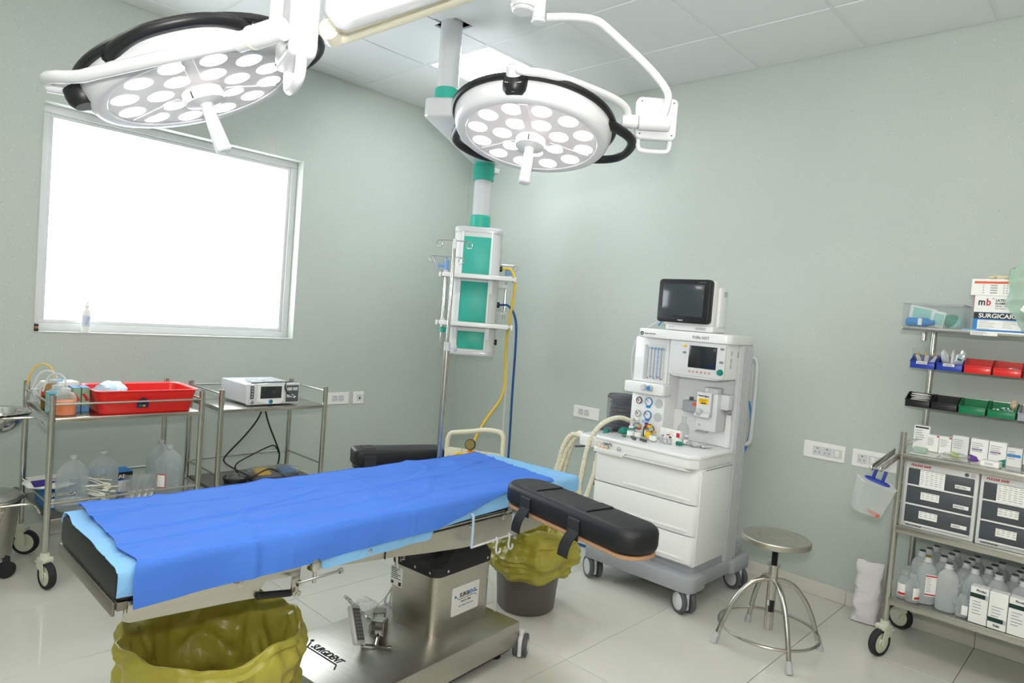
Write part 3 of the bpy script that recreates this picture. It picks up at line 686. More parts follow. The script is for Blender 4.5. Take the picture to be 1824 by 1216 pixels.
# lettering
F_V = frame3((0, 1, 0), (0, 0, 1))
lb = MB().prism([(a+.10, c) for a, c in rounded(.165, .118, .008)], 0, .0012, Matrix(((0, 0, 1, cx+.134), (1, 0, 0, 0), (0, 1, 0, .275), (0, 0, 0, 1))).copy()).build('maker_plate', 'paper', tb)
xx = cx+.1355
text('lettering', 'SURGi', .024, (xx, .062, .287), F_V, 'ink', lb, bold=.0005, sx=.85, shear=.15)
text('lettering', 'DENT', .024, (xx, .107, .287), F_V, 'inkblue', lb, bold=.0005, sx=.85, shear=.15)
text('lettering', 'MEDI', .008, (xx, .153, .289), F_V, 'ink', lb)
text('lettering', 'SINCE 1987', .011, (xx, .072, .264), F_V, 'ink', lb, sx=1.1)
text('lettering', 'For a Better Tomorrow', .0088, (xx, .062, .247), F_V, 'inkblue', lb)
ln = MB()
for (a, c), (d, e) in (((.045, .289), (.06, .279)), ((.06, .279), (.155, .281)), ((.155, .281), (.172, .270))): ln.tube([(xx+.0002, a, c), (xx+.0002, d, e)], .0011, 6)
ln.build('logo_line', 'ink', lb); MB().lathe([(.006, 0), (.006, .0008)], (xx, .038, .294), (1, 0, 0), 16).build('logo_dot', 'inkblue', lb)
F_B = frame3((1, 0, 0), (0, 1, 0))
bt = text('base_lettering', 'SURGiDENT', .044, (-.208, -.458, .1605), F_B, 'ink', tb, bold=.001, shear=.25, sx=.72)
lg = MB()
for a, c in (((-.232, -.438), (-.212, -.468)), ((-.212, -.468), (-.035, -.468)), ((-.035, -.468), (-.015, -.492))): lg.tube([(a[0], a[1], .161), (c[0], c[1], .161)], .0022, 6)
lg.build('logo_line', 'ink', tb); MB().lathe([(.008, 0), (.008, .001)], (-.240, -.426, .1602), (0, 0, 1), 16).build('logo_dot', 'ink', tb)
lab = MB().b2((cx-.125, cy-.1755, .305), (cx-.055, cy-.1735, .385)).build('rating_label', 'paper', tb)
l2 = MB()
for k in range(6): l2.b2((cx-.12, cy-.1762, .375-k*.008), (cx-.12+random.uniform(.03, .058), cy-.1752, .3775-k*.008))
l2.b2((cx-.075, cy-.1762, .31), (cx-.06, cy-.1752, .325)).b2((cx-.12, cy-.1762, .312), (cx-.105, cy-.1752, .322)); l2.build('label_print', 'ink', lab)
tg = tag(l2 and lab, None)
# cables behind the column
def wires(name, pts, r, m, parent=None, smooth=3, n=8): return MB().tube(pts, r, n, smooth=smooth).build(name, m, parent)
wires('cable', [(cx-.145, cy-.02, .40), (cx-.20, cy-.03, .36), (cx-.175, cy-.06, .28), (cx-.23, cy-.10, .20), (cx-.19, cy-.14, .168), (cx-.155, cy-.09, .165)], .0042, 'grey', tb)
wires('cable', [(cx-.145, cy-.10, .38), (cx-.165, cy-.12, .27), (cx-.15, cy-.15, .20), (cx-.06, cy-.23, .168), (cx-.05, cy-.26, .166)], .003, 'grey', tb)
wires('cable', [(cx-.14, cy-.12, .36), (cx-.15, cy-.15, .25), (cx-.19, cy-.18, .19), (cx-.20, cy-.20, .166)], .003, 'cream', tb)
wires('cable', [(cx+.13, cy+.15, .33), (cx+.15, cy+.17, .30), (cx+.15, cy+.19, .22), (cx+.145, cy+.20, .166)], .004, 'lampwhite', tb)

# ---- drapes over the mattress
def drape(name, label, m, lo, hi, foot, head, hang, off, amp, creases, nu=150, nv=70, seed=0, lhang=.012):
    """cloth over the top and down the sides; hang(u) is how far it drops on the right"""
    Wd = VR-VL+2*off; r = .02
    def f(s, t):
        # t: 0 = hem over the far edge, 1 = hem on the near side
        vv = t
        u0 = foot(vv); u1 = head(vv); u = u0+(u1-u0)*s
        total = lhang+Wd+max(.001, hang(u)); a = -lhang+total*t
        if a < 0: v, w = VL-off, a
        elif a <= Wd: v, w = VL-off+a, 0
        else: v, w = VR+off, -(a-Wd)
        # soften both corners
        k = .0
        if 0 <= a < r: q = 1-a/r; w -= r*.35*q*q
        if -r < a < 0: q = 1+a/r; v += r*.35*q*q
        if Wd-r < a <= Wd: q = 1-(Wd-a)/r; w -= r*.35*q*q
        if Wd < a < Wd+r: q = 1-(a-Wd)/r; v -= r*.35*q*q
        p = Vector((u*4.5, v*7, seed)); h = amp*(noise.noise(p)+.5*noise.noise(p*2.3)+.25*noise.noise(p*5))
        h += amp*math.exp(-((noise.noise(Vector((u*1.6+3*v, v*3.2-1.3*u, seed+5))))/.05)**2)+.8*amp*abs(noise.noise(Vector((u*3-6*v, v*9+2*u, seed+8))))
        for cv, sl, ht in creases:
            dd = v-cv-sl*(u+.4)-.006*math.sin(5*u+cv*9); h += ht*(math.exp(-(dd/.006)**2)-.6*math.exp(-((dd-.012)/.007)**2))
        for cu, sl, ht in ((-.95, .25, .002), (-.38, -.2, .0025), (.12, .15, .002)):
            if seed < 3: h += ht*math.exp(-((u-cu-sl*v)/.006)**2)
        if a > Wd:
            v += max(0, h)*1.2+.012*abs(noise.noise(Vector((u*5, seed+3, 0))))*min(1, (a-Wd)/.05)+.004; h = 0
            u += .006*noise.noise(Vector((u*8, a*10, seed)))
        if a < 0: v -= .006
        v, u = skew(v, u); return Vector((v, u, off+w+max(0, h+amp*.6)))
    mb = MB().sheet(f, nu, nv, .0016)
    o = mb.build(name, m, None, 60); o.data.transform(TILT); o.location = tb.location; o.rotation_euler = (0, 0, TY)
    return tag(o, label, 'drape')
def wav(t, a, k, s): return a*noise.noise(Vector((t*k, s, 0)))
drape('surgical_sheet', 'light blue under-sheet showing at both ends of the operating table mattress', 'sky_c', 0, 0,
      lambda t: UF+.004-.01*t+wav(t, .014, 5, 1)*(1-t), lambda t: UH+.004, lambda u: .062+.05*max(0, min(1, (-u-.30)/.05))*(1 if u > -.78 else .0)+.01*noise.noise(Vector((u*6, 2, 0))) if u < -.33 or u > .09 else .078-.05*(u+.30),
      .003, .0012, ((-.1, .02, .002), (.12, -.03, .002)), 120, 90, 3.3, .03)
def bh(u): 
    if u < -.33: return .105-.02*(u+1.3)
    if u < .08: return .085*max(.03, (.08-u)/.41)+.004
    return .006
drape('surgical_drape', 'royal blue cloth drape spread along the operating table over a paler sheet', 'blue_c', 0, 0,
      lambda t: -1.275-.018*min(1, t/.85)+wav(t, .016, 7, 4), lambda t: .50-.12*t+wav(t, .015, 6, 9), bh,
      .0125, .0058, ((-.14, .03, .0022), (-.0, -.02, .003), (.13, .02, .0026)), 260, 170, 1.7)

# ---- arm boards
def armboard(label, c, yaw, L, Wd, zt, th, loose):
    t = thing('arm_board', label, 'arm board', c, yaw, 'padded arm boards of the operating table')
    MB().rbox((L/2, 0, zt-th/2), (L, Wd, th), Wd*(.42 if L > .55 else .22), .024 if L > .55 else .014, 8).build('pad', 'pad', t)
    MB().rbox((L/2, 0, zt-th-.005), (L-.01, Wd-.012, .011), Wd*.40, .002, 8).build('board', 'wood' if L > .5 else 'pad', t)
    for x in loose:
        st = MB()
        def band(s, q, x=x):
            # strap wraps the pad from one lower edge to the other
            ww = Wd/2+.004; pts = [(-ww, -th-.012), (-ww, -.03), (-ww+.03, .004), (ww-.03, .004), (ww, -.03), (ww, -th-.012)]
            k = min(4, int(q*5)); f = q*5-k; a, c2 = pts[k], pts[k+1]
            return Vector((x+(s-.5)*.055, a[0]+(c2[0]-a[0])*f, zt+a[1]+(c2[1]-a[1])*f))
        st.sheet(band, 2, 25, .002); sb = st.build('strap', 'rubber', t)
        e = MB(); e.sheet(lambda s, q, x=x: Vector((x+(s-.5)*.05+.01-q*.045, -Wd/2-.006-.012*math.sin(q*3), zt-th*.75-q*.10)), 2, 8, .002); e.build('strap_end', 'rubber', sb)
    MB().box((.03, 0, zt-th-.03), (.05, .05, .04), .004).build('mount_block', 'steel', t)
    return t
def tw(v, u, z=0): 
    c, s = math.cos(TY), math.sin(TY); return Vector((2.45+v*c-u*s, -2.2+v*s+u*c, z))
a0 = tw(.325, .05); a1 = tw(.97, -.125); d = a1-a0
ab1 = armboard('long black padded arm board with straps pointing away from the anesthesia side over yellow bin', a0, math.atan2(d.y, d.x), d.length, .17, .845, .082, (.16, .42))
ab1['label'] = 'large black padded arm board with two straps jutting out over the yellow-lined bin'
MB().tube([(.10, -.06, .75), (.10, -.075, .66)], .004, 8).box((.10, -.076, .655), (.012, .012, .012), .002).build('lock_rod', 'chrome', ab1)
MB().tube([(.03, 0, .74), (-.03, 0, .715), (-.058, 0, .695)], .010, 8).build('mount_arm', 'steel', ab1)
a0 = tw(-.385, .355); a1 = tw(-.575, -.03); d = a1-a0
ab2 = armboard('small-looking black padded arm board folded along the far table side by the drip pole', a0, math.atan2(d.y, d.x), d.length, .13, .80, .078, (.36,))
ab2['label'] = 'black padded arm board on the far table side, below the drip pole'
MB().tube([(.03, 0, .70), (.03, .03, .66), (.06, .075, .655)], .008, 8).build('mount_arm', 'steel', ab2)
# ---- drip pole on the far rail
dp = thing('drip_pole', 'tall stainless drip pole with two loop hooks clamped to the far side of operating table', 'pole', (2.118, -1.962, 0))
MB().cyl((0, 0, .60), (0, 0, 1.30), .0135, n=18, bev=.001).build('outer_tube', 'steel', dp)
MB().cyl((0, 0, 1.30), (0, 0, 1.755), .0075, n=14).build('inner_tube', 'chrome', dp)
MB().cyl((0, 0, 1.27), (0, 0, 1.31), .0155, n=18, bev=.002).cyl((0, 0, 1.285), Vector((0, 0, 1.285))+RT*.032, .005, n=10).lathe([(0, 0), (.014, .002), (.018, .008), (.014, .014), (0, .016)], Vector((0, 0, 1.285))+RT*.03, RT, 14).build('locking_knob', 'lgrey', dp)
MB().box((.03, 0, .655), (.07, .035, .05), .004).build('rail_clamp', 'steel', dp)
MB().cyl((0, 0, 1.74), (0, 0, 1.785), .009, n=14, bev=.002).build('hook_socket', 'lampwhite', dp)
hk = MB()
for s in (-1, 1):
    P = [Vector((0, 0, 1.778)), RT*s*.055+ZU*1.777]
    P += [RT*s*(.068+.016*math.sin(t*.85))+ZU*(1.760+.017*math.cos(t*.85)) for t in range(0, 8)]
    hk.tube(P, .0026, 8, smooth=2)
hk.build('loop_hook', 'chrome', dp)
# ---- rail hook and clamp
rh = thing('rail_hook', 'blue-grey wire rail hook with two white bag hooks hanging from table side', 'hook', tw(VR+.022, -.02))
pale = mat('pale_blue_wire', 'a9bdd6', .4)
for u in (-.12, .115): MB().tube([(-.022, u, .722), (-.004, u, .726), (.006, u, .715), (.006, u, .64), (.006, u, .60)], .005, 8, smooth=2).build('hanger', pale, rh)
MB().cyl((.006, -.12, .602), (.006, .115, .602), .0042, n=10).build('cross_wire', 'lampwhite', rh)
for u in (.02, .095): MB().tube([(.006, u, .612), (.013, u, .60), (.008, u, .575), (.013, u-.004, .555), (.012, u+.012, .545), (.012, u+.022, .556), (.012, u+.02, .565)], .0042, 8, smooth=2).build('bag_hook', 'lampwhite', rh)
rh.rotation_euler = (0, 0, TY)
cl = thing('rail_clamp', 'small chrome clamp with T-shaped bar on the leg end of table rail', 'clamp', tw(VR+.012, -.81), TY)
MB().box((.0, 0, .70), (.03, .025, .035), .003).cyl((.008, 0, .69), (.008, 0, .648), .006, n=12).build('clamp_body', 'chrome', cl)
MB().cyl((.012, -.055, .662), (.012, .085, .662), .0045, n=10).lathe([(0, 0), (.008, .001), (.008, .012), (0, .013)], (.012, -.06, .662), (0, 1, 0), 12).lathe([(0, 0), (.008, .001), (.008, .012), (0, .013)], (.012, .082, .662), (0, 1, 0), 12).build('tommy_bar', 'chrome', cl)
# ---- loose pieces on the base
Z0 = .1605
hc = thing('hand_control', 'white-rimmed hand control with dark keypad leaning on the table base', 'hand control', tw(-.060, -.355, Z0), TY+.0)
Rl = Matrix.Rotation(math.radians(127), 3, 'Z') @ Matrix.Rotation(math.radians(68), 3, 'X') @ Matrix.Rotation(-.45, 3, 'Z')
zc = .047*math.sin(math.radians(68))+.009
MB().rbox((-.04, .02, zc+.03), (.09, .145, .018), .012, .005, 5, 'Z', rot=Rl).build('housing', 'lampwhite', hc)
kp = MB().rbox(Vector((-.04, .02, zc+.03))+Rl @ Vector((0, 0, -.0095)), (.07, .115, .002), .004, .0005, 4, 'Z', rot=Rl).build('keypad', 'dgrey', hc)
kp.location = (Rl @ Vector((0, 0, .019)))
kl = MB()
for r in range(8):
    for c in range(2): kl.box(Vector((-.04, .02, zc+.03))+Rl @ Vector((-.016+.032*c, -.046+.013*r, .0112)), (.026, .008, .001), 0, rot=Rl)
tag(kl.build('key_print', 'inkgrey', kp), kind='stuff').location = -Vector(kp.location)
cm = thing('rail_clamp', 'pair of square steel clamp sockets with T-bar lying on table base', 'clamp', tw(-.115, -.215, Z0), TY)
def socket(mb, c, d, th, R):
    w = d
    for s in (-1, 1): mb.box(Vector(c)+R @ Vector((s*w/2, 0, 0)), (th, .05, w+th), .0015, 1, rot=R); mb.box(Vector(c)+R @ Vector((0, 0, s*w/2)), (w-th, .05, th), .0015, 1, rot=R)
Rz = Matrix.Rotation(.5, 3, 'Z')
m1 = MB(); socket(m1, (.03, -.02, .05), .05, .006, Rz); m1.build('socket', 'steel', cm)
m1 = MB(); socket(m1, (-.05, .05, .040), .045, .006, Matrix.Rotation(.9, 3, 'Z')); m1.build('socket', 'steel_d', cm)
m1 = MB().box((-.012, .015, .02), (.06, .05, .038), .003, 2, rot=Rz).build('clamp_block', 'steel_d', cm)
MB().cyl((.05, -.035, .03), (.085, -.075, .012), .006, n=10).cyl((.035, -.105, .0085), (.125, -.04, .0085), .0042, n=10).lathe([(0, 0), (.007, .001), (.007, .012), (0, .013)], (.032, -.107, .0085), (.09, .065, 0), 12).lathe([(0, 0), (.007, .001), (.007, .012), (0, .013)], (.118, -.045, .0085), (.09, .065, 0), 12).build('tommy_bar', 'chrome', cm)
rd = thing('threaded_rod', 'coiled spring rod in clear wrapping lying on the table base', 'spring', tw(-.205, -.175, Z0), TY)
MB().tube([(.03-.15*t/120+.004*math.cos(t*1.2), -.03-.01*t/120+.0065*math.cos(t*1.2), .03+.055*t/120+.0065*math.sin(t*1.2)) for t in range(121)], .0016, 5).build('spring_coil', 'chrome', rd)
def crumple(mb, c, d, amp, seed, n=14, rot=None):
    """crumpled film: a lumpy closed pillow"""
    def f(s, t):
        th = s*2*PI; ph = (t-.5)*PI; p = Vector((math.cos(th)*math.cos(ph), math.sin(th)*math.cos(ph), math.sin(ph)))
        k = 1+amp*noise.noise(p*2.1+Vector((seed, 0, 0)))+amp*.6*abs(noise.noise(p*5+Vector((0, seed, 0))))
        q = Vector((p.x*d[0]*k, p.y*d[1]*k, p.z*d[2]*k))
        if rot is not None: q = rot @ q
        return Vector(c)+q
    return mb.sheet(f, n*2, n)
pw = MB(); crumple(pw, (-.05, .02, .045), (.06, .035, .030), .5, 2.2); crumple(pw, (.02, .04, .032), (.04, .035, .024), .5, 4.2)
tag(pw.build('plastic_wrap', 'wrap', rd), kind='stuff')
# ---------------------------------------------------------------- anesthesia workstation
an = thing('anesthesia_machine', 'white anesthesia workstation on grey wheeled base against the back wall', 'machine', (2.55, -.6, 0))
def ab(mb, name, m, parent=an, smooth=35):
    o = mb.build(name, m, parent, smooth); o.data.transform(Matrix.Translation(-an.location)); return o
def atext(name, s, size, loc, rot, m, parent=an, **k): return text(name, s, size, Vector(loc)-an.location, rot, m, parent, **k)
# base and castors
bp = [(2.205, -.86), (2.235, -.915), (2.86, -.915), (2.90, -.88), (2.90, -.76), (2.875, -.74), (2.875, -.44), (2.90, -.42), (2.90, -.24), (2.87, -.20), (2.24, -.20), (2.205, -.23)]
ab(MB().prism(bp, .115, .195, bev=.012), 'base_plinth', 'grey')
ab(MB().rbox((2.545, -.53, .215), (.63, .60, .06), .04, .008), 'base_riser', 'grey')
def big_castor(x, y, rz):
    R = Matrix.Rotation(rz, 3, 'Z'); r = .062; mb = MB()
    for s in (-1, 1): mb.lathe([(r*.78, -.012), (r*.95, -.012), (r, -.007), (r, .007), (r*.95, .012), (r*.78, .012)], Vector((x, y, r))+R @ Vector((s*.026, 0, 0)), R @ Vector((1, 0, 0)), 32)
    w = ab(mb, 'castor_wheel', 'dgrey'); mb = MB()
    for s in (-1, 1): mb.lathe([(0, s*.014), (r*.7, s*.013), (r*.8, s*.009), (r*.8, 0)], Vector((x, y, r))+R @ Vector((s*.026, 0, 0)), R @ Vector((1, 0, 0)), 28, cap=False)
    ab(mb, 'hub_cap', 'lampwhite', w)
    ab(MB().box(Vector((x, y, r+.012))+R @ Vector((0, .012, 0)), (.024, r*1.75, r*1.7), .012, 3, rot=R).cyl((x, y, .10), (x, y, .13), .02, n=16), 'castor_fork', 'lampwhite', w)
for x, y, a in ((2.262, -.865, PI/2-.55), (2.838, -.86, PI/2-.5), (2.855, -.30, PI/2-.35), (2.262, -.30, PI/2-.6)): big_castor(x, y, a)
# cabinet, drawers
ab(MB().b2((2.225, -.845, .235), (2.865, -.40, .745), .006), 'cabinet', 'white')
for z0, z1 in ((.250, .392), (.398, .552), (.558, .722)):
    w, h = .645, z1-z0
    pr = [(2.222, -.845), (2.222, -.862), (2.235, -.872), (2.825, -.872), (2.852, -.862), (2.866, -.845)]
    dr = ab(MB().prism(pr, z0, z1-.0, bev=.004), 'drawer', 'white')
    ab(MB().prism([(2.42, -.868), (2.42, -.876), (2.44, -.878), (2.80, -.878), (2.83, -.872), (2.83, -.868)], z0+.018, z0+.030, bev=.002), 'drawer_grip', 'white', dr)
ab(MB().b2((2.855, -.84, .24), (2.869, -.508, .735), .004), 'side_panel', 'white')
ab(MB().b2((2.8695, -.80, .735), (2.8705, -.50, .738)), 'side_seam', 'dgrey')
# work surface with recessed front grip
wp = [(2.215, -.40), (2.215, -.87), (2.235, -.90), (2.78, -.915), (2.83, -.905), (2.865, -.865), (2.872, -.80), (2.872, -.40)]
ab(MB().prism(wp, .795, .815, bev=.006), 'work_top', 'white')
wq = [(2.22, -.40), (2.22, -.865), (2.237, -.892), (2.78, -.906), (2.825, -.896), (2.858, -.86), (2.866, -.80), (2.866, -.40)]
fr = ab(MB().prism(wq, .745, .797, bev=.004), 'work_top_front', 'white')
ab(MB().prism([(2.43, .732), (2.45, .745), (2.80, .745), (2.83, .732)], -.012, .0, Matrix(((1, 0, 0, 0), (0, 0, 1, -.893), (0, 1, 0, 0), (0, 0, 0, 1)))), 'front_recess', 'offwhite', fr)
ab(MB().prism([(2.225, .722), (2.225, .75), (2.44, .75), (2.415, .722)], -.028, -.0, Matrix(((1, 0, 0, 0), (0, 0, 1, -.872), (0, 1, 0, 0), (0, 0, 0, 1))), bev=.003), 'front_apron', 'white', fr)
# sticker and badge on the front lip
st = ab(MB().tube([(2.262+.016*math.cos(2*PI*k/24), -.9015, .768+.016*math.sin(2*PI*k/24)) for k in range(24)], .0012, 6, closed=True), 'sticker_ring', 'orange', fr)
atext('sticker_lettering', 'OFF', .022, (2.285, -.9022, .770), F_S, 'ink', fr, bold=.0004)
atext('sticker_lettering', 'O2 OK', .014, (2.285, -.9022, .752), F_S, 'orange', fr, bold=.0004)
ab(MB().tube([(2.335+.009*math.cos(2*PI*k/12), -.9025, .772+.016*math.sin(2*PI*k/12)) for k in range(9)], .003, 6), 'sticker_hand', 'inkgrey', fr)
ab(MB().tube([(2.395+.012*math.cos(2*PI*k/24), -.902, .765+.012*math.sin(2*PI*k/24)) for k in range(24)], .0012, 6, closed=True), 'badge_ring', 'inkgrey', fr)
atext('badge_lettering', 'N2', .011, (2.388, -.9025, .761), F_S, 'inkgrey', fr)
# absorber ledge on the left
ab(MB().rbox((2.14, -.70, .757), (.18, .26, .068), .035, .010), 'absorber_ledge', 'white')
ab(MB().lathe([(.05, .0), (.053, .004), (.05, .012), (.046, .016), (.046, .17), (.05, .175), (.05, .20), (.044, .205)], (2.15, -.70, .505), n=28).lathe([(.018, 0), (.018, .03)], (2.15, -.70, .70), n=16), 'canister', 'amber')
ab(MB().lathe([(.056, 0), (.058, .01), (.05, .022)], (2.15, -.70, .488), n=28), 'canister_base', 'amber')
ab(MB().tube([(2.09, -.72, .715), (2.03, -.76, .70), (2.0, -.78, .695)], .006, 8), 'release_lever', 'dgrey')
bd = ab(MB().rbox((2.12, -.52, .805), (.20, .17, .03), .03, .006), 'bellows_base', 'dgrey')
bl_ = MB(); prof = [(.0, .82)]
for k in range(7): prof += [(.076, .825+k*.024), (.062, .837+k*.024)]
prof += [(.076, .99), (0, .992)]
ab(bl_.lathe(prof, (2.12, -.50, 0), n=30), 'bellows', mat('bellows_rubber', '5d6064', .35, var=.1), bd)
ab(MB().lathe([(.088, .818), (.088, 1.0), (.082, 1.012), (.05, 1.018), (0, 1.02)], (2.12, -.50, 0), n=36, cap=False), 'bellows_dome', glassy('smoke_dome', 'c4c8cb', .16, .06, edge=.6), bd)
ab(MB().lathe([(.0885, .996), (.0905, 1.0), (.086, 1.012), (.078, 1.0185), (.076, 1.016)], (2.12, -.50, 0), n=36, cap=False), 'dome_rim', 'dgrey', bd)
ab(MB().lathe([(.022, 0), (.024, .004), (.018, .014), (.017, .036), (.014, .042), (0, .043)], (2.19, -.74, .79), n=20), 'valve_knob', 'teal_d')
# upper tower, left: flowmeters, switches, gauges
ab(MB().b2((2.24, -.56, .815), (2.47, -.22, 1.395), .006), 'left_tower', 'white')
ab(MB().b2((2.235, -.575, 1.125), (2.462, -.555, 1.39), .006), 'flowmeter_surround', 'white')
fm = ab(MB().b2((2.325, -.581, 1.135), (2.445, -.574, 1.35), .004), 'flowmeter_panel', 'offwhite')
ab(MB().b2((2.302, -.579, 1.14), (2.322, -.575, 1.345), .002), 'flowmeter_bezel', 'lgrey', fm)
for k, m in enumerate(('inkgrey', 'inkgrey', 'inkblue', 'inkblue', 'inkgrey')):
    x = 2.340+k*.0225
    t_ = ab(MB().cyl((x, -.585, 1.145), (x, -.585, 1.34), .0065, n=12), 'flow_tube', 'clear', fm)
    tk = MB()
    for q in range(16): tk.b2((x+.006, -.5865, 1.155+q*.0115), (x+.012, -.5810, 1.157+q*.0115))
    ab(tk.b2((x-.0105, -.583, 1.15), (x-.008, -.581, 1.335)), 'flow_scale', m, t_)
    ab(MB().lathe([(0, 0), (.004, .001), (.004, .006), (0, .007)], (x, -.585, 1.148+.01*(k % 2)), n=10), 'flow_float', 'inkred' if k in (0, 3, 4) else 'chrome', t_)
ab(MB().b2((2.345, -.5905, 1.325), (2.44, -.5895, 1.329)), 'flow_header', 'inkblue', fm)
ab(MB().rbox((2.35, -.585, 1.092), (.27, .11, .066), .02, .008, axis='Z'), 'switch_ledge', 'white')
for x, m in ((2.362, 'lampwhite'), (2.402, 'inkblue')):
    kb = ab(MB().lathe([(.016, 0), (.018, .004), (.017, .018), (.015, .022)], (x, -.640, 1.098), (0, -1, 0), 20), 'gas_knob', 'lgrey'); ab(MB().lathe([(.0125, 0), (.0125, .003), (0, .0032)], (x, -.661, 1.098), (0, -1, 0), 18), 'knob_cap', m, kb)
ab(MB().b2((2.245, -.585, .815), (2.468, -.555, 1.055), .006), 'gauge_panel', 'white')
for x, z, r, rim in ((2.300, 1.012, .021, 'dgrey'), (2.366, 1.012, .026, 'inkblue'), (2.300, .934, .021, 'lgrey'), (2.366, .934, .026, 'inkblue'), (2.300, .850, .028, 'dgrey'), (2.385, .850, .034, 'dgrey')):
    gg = ab(MB().lathe([(r-.005, 0), (r, .001), (r, .006), (r-.003, .009), (r-.005, .007)], (x, -.585, z), (0, -1, 0), 28, cap=False), 'gauge', rim)
    ab(MB().lathe([(r-.004, .004), (0, .0042)], (x, -.585, z), (0, -1, 0), 24, cap=False), 'dial', 'paper', gg)
    nd = MB().tube([(x, -.591, z), (x-.6*r, -.591, z+.45*r)], .0012, 6)
    for k in range(9):
        a = -.7+k*.57; nd.box((x+.62*r*math.cos(a), -.5895, z+.62*r*math.sin(a)), (.0022, .001, .0022))
    ab(nd, 'needle', 'ink', gg)
    if rim == 'inkblue': ab(MB().b2((x-.014, -.592, z-r-.010), (x+.014, -.586, z-r+.003), .002), 'gauge_tag', 'inkblue', gg)
    else: ab(MB().box((x-.004, -.5905, z), (.007, .0012, .009)), 'gauge_mark', 'inkred', gg)
for z in (1.01, .930): ab(MB().lathe([(.026, 0), (.026, .003), (0, .0035)], (2.433, -.585, z), (0, -1, 0), 26, cap=False), 'blank_cap', 'lgrey')
for x in (2.275, 2.338):
    ab(MB().tube([(x+.007*math.cos(2*PI*k/14), -.586, .892+.007*math.sin(2*PI*k/14)) for k in range(14)], .0013, 6, closed=True), 'gauge_symbol', 'inkblue' if x > 2.3 else 'ink')
# upper tower, right: back board and display unit
ab(MB().b2((2.465, -.44, .815), (2.862, -.36, 1.395), .006), 'back_board', 'white')
ab(MB().b2((2.47, -.475, .815), (2.84, -.43, .985), .006), 'lower_board', 'white')
ab(MB().b2((2.80, -.49, .815), (2.868, -.40, 1.0), .006), 'corner_post', 'white')
du = ab(MB().prism([(2.515, 1.20), (2.55, 1.188), (2.80, 1.19), (2.850, 1.20), (2.850, 1.39), (2.515, 1.39)], .0, .24, Matrix(((1, 0, 0, 0), (0, 0, 1, -.655), (0, 1, 0, 0), (0, 0, 0, 1))), bev=.006), 'display_unit', 'white')
ab(MB().rbox((2.685, -.658, 1.293), (.335, .19, .012), .012, .004, axis='Y') if False else MB().rbox((2.685, -.659, 1.293), (.332, .012, .186), .014, .004, axis='Y'), 'display_frame', 'lampwhite', du)
ab(MB().b2((2.638, -.667, 1.247), (2.803, -.662, 1.368), .003), 'display_screen', mat('display_glass', '23282b', .1, coat=.4), du)
for k in range(6): ab(MB().lathe([(.0065, 0), (.006, .003), (0, .0035)], (2.650+k*.0235, -.665, 1.226), (0, -1, 0), 14), 'soft_key', mat('tan_key', 'c79a80', .5) if k == 0 else D.materials['tan_key'], du)
ab(MB().lathe([(.017, 0), (.016, .010), (.013, .014), (0, .0145)], (2.830, -.665, 1.238), (0, -1, 0), 22), 'control_dial', 'teal_d', du)
for x, z, m in ((2.612, 1.362, 'yellow'), (2.612, 1.326, 'inkgrey'), (2.832, 1.362, 'inkgrey'), (2.832, 1.292, 'inkgrey')):
    ab(MB().rbox((x, -.666, z), (.022, .005, .012), .0055, .001, axis='Y'), 'side_key', m, du)
for z in (1.33, 1.26, 1.29): ab(MB().b2((2.851, -.60, z), (2.8525, -.585, z+.025)), 'side_label', 'lgrey', du)
ab(MB().b2((2.851, -.52, 1.32), (2.8525, -.49, 1.35)), 'side_vent', 'grey', du)
# vaporizer
vp = ab(MB().b2((2.675, -.60, .905), (2.80, -.48, 1.115), .010), 'vaporizer_body', 'lampwhite')
ab(MB().prism([(-.595, 1.1155), (-.6035, 1.1155), (-.6035, 1.01), (-.617, 1.00), (-.627, .985), (-.617, .975), (-.595, .975)], 2.678, 2.765, Matrix(((0, 0, 1, 0), (1, 0, 0, 0), (0, 1, 0, 0), (0, 0, 0, 1))), bev=.003), 'vaporizer_front', 'lampwhite', vp)
ab(MB().b2((2.764, -.608, .985), (2.772, -.596, 1.112), .003), 'vaporizer_edge', 'grey', vp)
ab(MB().b2((2.765, -.56, 1.03), (2.845, -.47, 1.112), .008), 'vaporizer_arm', 'lampwhite', vp)
ab(MB().b2((2.835, -.50, .97), (2.855, -.46, 1.05), .004), 'vaporizer_mount', 'lgrey', vp)
ab(MB().rbox((2.745, -.545, 1.128), (.10, .075, .03), .03, .006), 'fill_dial', 'lgrey', vp); ab(MB().lathe([(.010, 0), (.010, .003), (0, .0032)], (2.725, -.584, 1.13), (0, -1, 0), 16), 'dial_mark', 'lampwhite', vp)
ab(MB().lathe([(.020, 0), (.020, .006), (.017, .02), (.013, .026), (0, .027)], (2.705, -.612, 1.0), (0, -.7, .7), 20), 'agent_knob', 'lgrey', vp)
ab(MB().b2((2.69, -.6050, 1.05), (2.748, -.6030, 1.082)), 'yellow_label', 'yellow', vp)
lp = MB(); lines(lp, 2.695, 2.742, 1.074, 2, .008, -.6050, .003); ab(lp.b2((2.705, -.6060, 1.053), (2.735, -.6050, 1.059)), 'label_print', 'ink', vp)
atext('vaporizer_lettering', 'Penlon Sigma', .012, (2.685, -.6040, 1.092), F_S, 'ink', vp, bold=.0004)
ab(MB().box((2.72, -.595, .903), (.07, .03, .012), .003), 'filler_port', 'steel', vp)
ab(MB().tube([(2.705+.006*math.cos(2*PI*k/12), -.601, .935+.006*math.sin(2*PI*k/12)) for k in range(12)], .001, 6, closed=True), 'filler_screw', 'inkgrey', vp)
